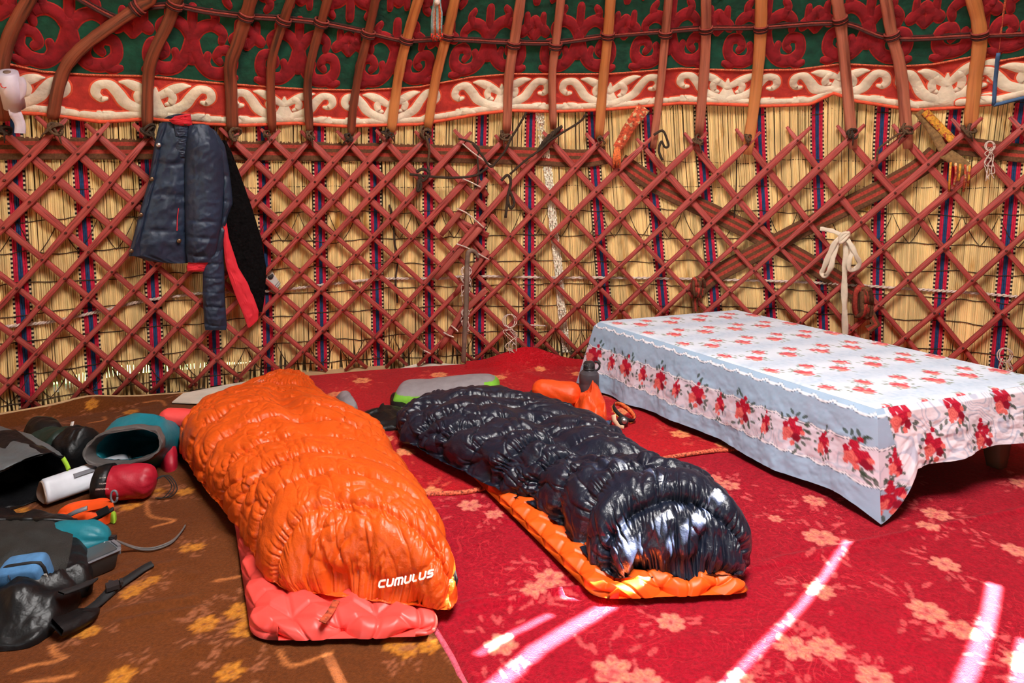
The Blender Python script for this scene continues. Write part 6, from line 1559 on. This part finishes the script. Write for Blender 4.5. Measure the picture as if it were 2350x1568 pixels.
# teal stuff sack with drawcord
ts = thing('stuff_sack', (-1.47, 2.27, ZB), 'teal drawstring stuff sack half under the black backpack', 'sack')
sack('bag', (-1.515, 2.195, .068), (.97, .10, .02), .36, .066, .068, 'teal', ts, 51, .86, .016, 11, (.1, .25))
m = MB(); c = ground(272, 1252, .06); c = Vector((-1.325, 2.213, .068)); m.box(c, .018, .016, .022); m.tube([c + Vector((0, -.012, .0)), c + Vector((0, .012, 0))], .008, 8); m.build('cord_lock', M['cap_black'], ts, False)
for k in (0, 1):
    m = MB(); pts = spline([tuple(c), tuple(ground(310, 1256 + k * 3, .02)), tuple(ground(350, 1258 + k * 4, .016)), tuple(ground(392, 1243 + k * 4, .016)), tuple(ground(415, 1222, .018)), tuple(ground(425, 1206, .02))], 6); m.tube(pts, .0032, 5); m.build('drawcord', M['grey_cord'], ts)
# clear food box
fb = ground(250, 1312, ZB); fb = Vector((-1.335, 2.122, ZB)); L1 = Vector((.60, .80, 0)).normalized(); W1 = Vector((-L1.y, L1.x, 0))
fx_ = thing('food_box', tuple(fb), 'dark see-through plastic food box with clip lid beside the teal sack', 'box')
def rbox(c, l, w_, z0, z1, r, mat_, name, parent, taper=1.0, lid=False):
    m = MB(); R = []
    for z, s in ((z0, .90 * taper), (z0 + .004, .96 * taper), (z1 - .003, 1.0), (z1, .97)):
        ring = []
        for j in range(24):
            a = 2 * PI * (j + .5) / 24; ca, sa = math.cos(a), math.sin(a); k = .22
            ring.append(c + L1 * (l / 2 * s * math.copysign(abs(ca) ** k, ca)) + W1 * (w_ / 2 * s * math.copysign(abs(sa) ** k, sa)) + Vector((0, 0, z)))
        R.append(ring)
    m.rings(R); return autosharp(m.build(name, M[mat_], parent), 50)
rbox(fb, .128, .082, 0, .054, .01, 'box_dark', 'tub', fx_, .93); rbox(fb, .143, .092, .052, .060, .01, 'box_trim', 'lid_rim', fx_); rbox(fb, .122, .080, .0595, .0625, .01, 'box_clear', 'lid_panel', fx_)
for s in (-1, 1):
    m = MB(); m.box(fb + L1 * (s * .069) + Vector((0, 0, .050)), .010, .050, .030, (L1, W1, ez)); m.build('clip', M['box_trim'], fx_, False)
# backpack
bp = thing('backpack', (-1.62, 2.0, ZB), 'black backpack with mesh panel and loose straps lying open at the lower left', 'backpack')
mound('main_body', [(-160, 1500), (40, 1492), (110, 1462), (150, 1420), (178, 1395), (186, 1374), (150, 1366), (60, 1356), (-100, 1350), (-220, 1420)], .075, 'black_nylon', bp, ZB, 61, .034, 2.2, 120, 70, fr=10)
ub = mound('upper_body', [(-200, 1390), (20, 1400), (120, 1390), (200, 1368), (214, 1345), (212, 1300), (206, 1265), (195, 1240), (120, 1225), (0, 1225), (-160, 1230)], .105, 'black_nylon', bp, ZB, 63, .030, 2.6, 120, 70, fr=9)
T3 = bvh(ub); T4 = bvh(ub)
A = []
for u in np.linspace(0, 1, 44):
    row = []
    for v in np.linspace(0, 1, 28):
        x0, x1 = -150, 172 - 22 * v; h_ = None
        for dy in range(0, 60, 6):
            h_, n_h = cast(T3, x0 + (x1 - x0) * u, 1196 + 10 * abs(u - .6) + 128 * v + dy)
            if h_ is not None: break
        if h_ is None: h_, n_h = Vector(row[-1]) if row else Vector(A[-1][0]), Vector((0, 0, 1))
        if n_h.dot(h_ - Vector((0, 0, EYE))) > 0: n_h = -n_h
        row.append(tuple(h_ + n_h * .006))
    A.append(row)
grid_obj('mesh_panel', np.array(A), M['mesh_black'], bp)
m = MB(); m.tube([Vector(a[0]) for a in A], .008, 6); m.build('panel_hem', M['black_nylon'], bp)
def floor_strap(name, pts, wd, z, th=.0025, mat_='black_web', parent=bp):
    m = MB(); P = []
    for p in spline([(a[0], a[1], a[2] if len(a) > 2 else z) for a in pts], 6): P.append(ground(p[0], p[1], p[2]))
    m.ribbon(P, wd, lambda p: Vector((.15 * math.sin(p.x * 40), -.25, 1)), 1, th); return m.build(name, M[mat_], parent)
floor_strap('hip_strap', [(150, 1422, .05), (200, 1402, .03), (235, 1376, .02), (270, 1346, .019), (300, 1325, .019), (328, 1306, .02), (350, 1294, .024)], .028, .02)
floor_strap('buckle_strap', [(232, 1378, .02), (248, 1362, .022), (258, 1348, .026), (266, 1334, .03)], .030, .022)
m = MB(); c = ground(258, 1345, .034); m.box(c, .034, .034, .012, (Vector((.8, .6, 0)), Vector((-.6, .8, 0)), ez)); m.box(c + Vector((.014, .022, 0)), .008, .026, .008, (Vector((.8, .6, 0)), Vector((-.6, .8, 0)), ez)); m.box(c + Vector((-.014, .012, 0)), .008, .026, .008, (Vector((.8, .6, 0)), Vector((-.6, .8, 0)), ez)); m.build('buckle', M['cap_black'], bp, False)
floor_strap('hip_fin', [(130, 1440, .05), (165, 1428, .04), (195, 1412, .035), (203, 1402, .035)], .060, .04, .008, 'black_nylon')
floor_strap('side_strap', [(140, 1362, .10), (170, 1352, .09), (200, 1340, .075), (214, 1332, .06), (206, 1350, .03)], .026, .06)
# blue camera pouch on the backpack
bc_ = cast(T3, 66, 1332)[0] + Vector((0, -.012, .024)); X1 = Vector((.97, .10, .10)).normalized(); Z1 = Vector((-.08, -.30, .95)).normalized(); Y1 = Z1.cross(X1).normalized()
cp = thing('camera_pouch', tuple(bc_), 'small blue denim zipped pouch lying on the black backpack', 'pouch')
m = MB(); R = []
for d, s in ((-.036, .80), (-.032, .93), (-.015, 1.0), (.015, 1.0), (.030, .95), (.036, .82)):
    R.append([bc_ + Y1 * d + X1 * (.060 * s * math.copysign(abs(math.cos(a)) ** .35, math.cos(a))) + Z1 * (.048 * s * math.copysign(abs(math.sin(a)) ** .35, math.sin(a))) for a in [2 * PI * (j + .5) / 32 for j in range(32)]])
m.rings(R); m.build('shell', M['denim'], cp)
yf = -1 if (bc_ - Y1 * .04).y < (bc_ + Y1 * .04).y else 1
m = MB(); c = bc_ + Y1 * (yf * .0375) + X1 * .012 + Z1 * .010; m.box(c, .034, .004, .010, (X1, Y1, Z1)); m.build('badge', M['black_web'], cp, False)
m = MB(); c2 = c + Y1 * (yf * .0022); m.box(c2, .028, .001, .004, (X1, Y1, Z1)); m.build('badge_print', M['wood_pale'], cp, False)
m = MB(); m.tube([bc_ + X1 * (.061 * s) + Y1 * (yf * .010) + Z1 * (.048 * q) for s, q in ((-.9, .75), (-.5, 1.0), (.5, 1.0), (.92, .9), (1.0, .5), (1.0, -.5))], .005, 6); m.build('zip', M['black_web'], cp)
m = MB(); m.tube([bc_ + Y1 * (yf * .0375) - X1 * .015 + Z1 * q for q in (.042, .02, 0)], .0018, 5); m.tube([bc_ + Y1 * (yf * .0365) + X1 * q + Z1 * (-.020 + q * .25) for q in (-.052, 0, .052)], .0018, 5); m.build('seam', M['jacket_dark'], cp)
m = MB(); c = bc_ + X1 * .066 + Z1 * .002 + Y1 * (yf * .02); m.box(c, .008, .002, .016, (X1, Y1, Z1)); m.build('tag', M['paper'], cp, False)
m = MB(); m.tube([at_depth(-20, 1335, 2.02), at_depth(8, 1328, 2.02), at_depth(22, 1320, 2.03), at_depth(14, 1318, 2.03), at_depth(-20, 1324, 2.03)], .0035, 5); tag(m.build('carabiner', M['metal']), 'grey wire carabiner on the backpack left of the blue pouch', 'clip')
# scrap of paper on the carpet
c = ground(158, 988, .02); m = MB(); m.ribbon([c, c + Vector((.0, .02, .012)), c + Vector((-.004, .035, .03))], .014, Vector((.2, -.9, .3)), 1, .001); tag(m.build('paper_scrap', M['paper']), 'tiny white paper scrap on the brown carpet below the lattice', 'scrap')

# ------------------------------------------------------------------ repeats carry a group
GROUPS = {'roof_pole': 'bent roof poles of the tent', 'rope_knot': 'rope knots at the pole feet', 'dark_rope': 'dark cords slung over the lattice', 'white_string': 'white strings mending the lattice joint', 'splint': 'red splints mending the lattice',
          'broken_slat': 'broken slat ends at the lattice joint', 'woven_band': 'woven bands on the lattice', 'carpet': 'flowered carpets on the floor', 'sleeping_bag': 'sleeping bags on the carpets', 'sleeping_mat': 'inflatable mats under the sleeping bags',
          'stuff_sack': 'stuff sacks on the carpets', 'dry_bag': 'dry bags among the luggage', 'lattice_wall': 'lattice sections of the tent wall', 'felt_hanging': 'felt hangings under the roof', 'string_tangle': 'string tangles on the lattice', 'black_loop': 'black loops hanging from the lattice', 'brown_rope': 'cords behind the lattice', 'band_knot': 'knots of the woven bands', 'hanging_strap': 'woven straps hanging at the lattice top'}
for o in list(SC.objects):
    if o.parent is None and o.get('category'):
        g_ = GROUPS.get(o.name.split('.')[0])
        if g_: o['group'] = g_

# ------------------------------------------------------------------ details that belong to a part go one level deeper
DEEPER = {'camera_pouch': {'badge_print': 'badge', 'zip': 'shell', 'seam': 'shell', 'tag': 'shell'}, 'head_torch': {'lens': 'lamp_housing', 'strap_edge': 'strap', 'strap_print': 'strap', 'strap_lining': 'strap'}, 'food_box': {'lid_panel': 'lid_rim'},
          'water_bottle': {'cap_strap': 'cap'}, 'backpack': {'panel_hem': 'mesh_panel', 'buckle': 'buckle_strap'}, 'sleeping_bag': {'lettering': 'quilted_shell', 'small_print': 'quilted_shell', 'zip': 'quilted_shell', 'loop': 'quilted_shell'},
          'sleeping_mat': {'care_tag': 'quilted_shell', 'hang_loop': 'quilted_shell'}, 'plastic_bag_roll': {'core': 'roll', 'red_print': 'roll'}, 'stuff_sack': {'print': 'black_end', 'toggle': 'bag', 'cord_lock': 'bag'}, 'jacket': {'snap_button': 'front_placket', 'collar_edge': 'collar', 'pocket_flap': 'body_front', 'chest_panel': 'body_front'},
          'paper_packet': {'print': 'cover'}, 'plastic_bottle': {'label': 'body'}, 'felt_hanging': {'hem_binding': 'border_ground', 'edge_binding': 'border_ground'}, 'tablecloth': {'torn_tear': 'front_drop'}, 'carpet': {'edge_binding': 'pile', 'edge_cord': 'pile'}}
from mathutils import Matrix
for o in list(SC.objects):
    dd = DEEPER.get(o.name.split('.')[0]) if o.parent is None else None
    if not dd: continue
    kids = list(o.children)
    for c in kids:
        tgt = dd.get(c.name.split('.')[0]); p = next((k for k in kids if k.name.split('.')[0] == tgt), None) if tgt else None
        if p is not None: c.parent = p; c.matrix_parent_inverse = Matrix()
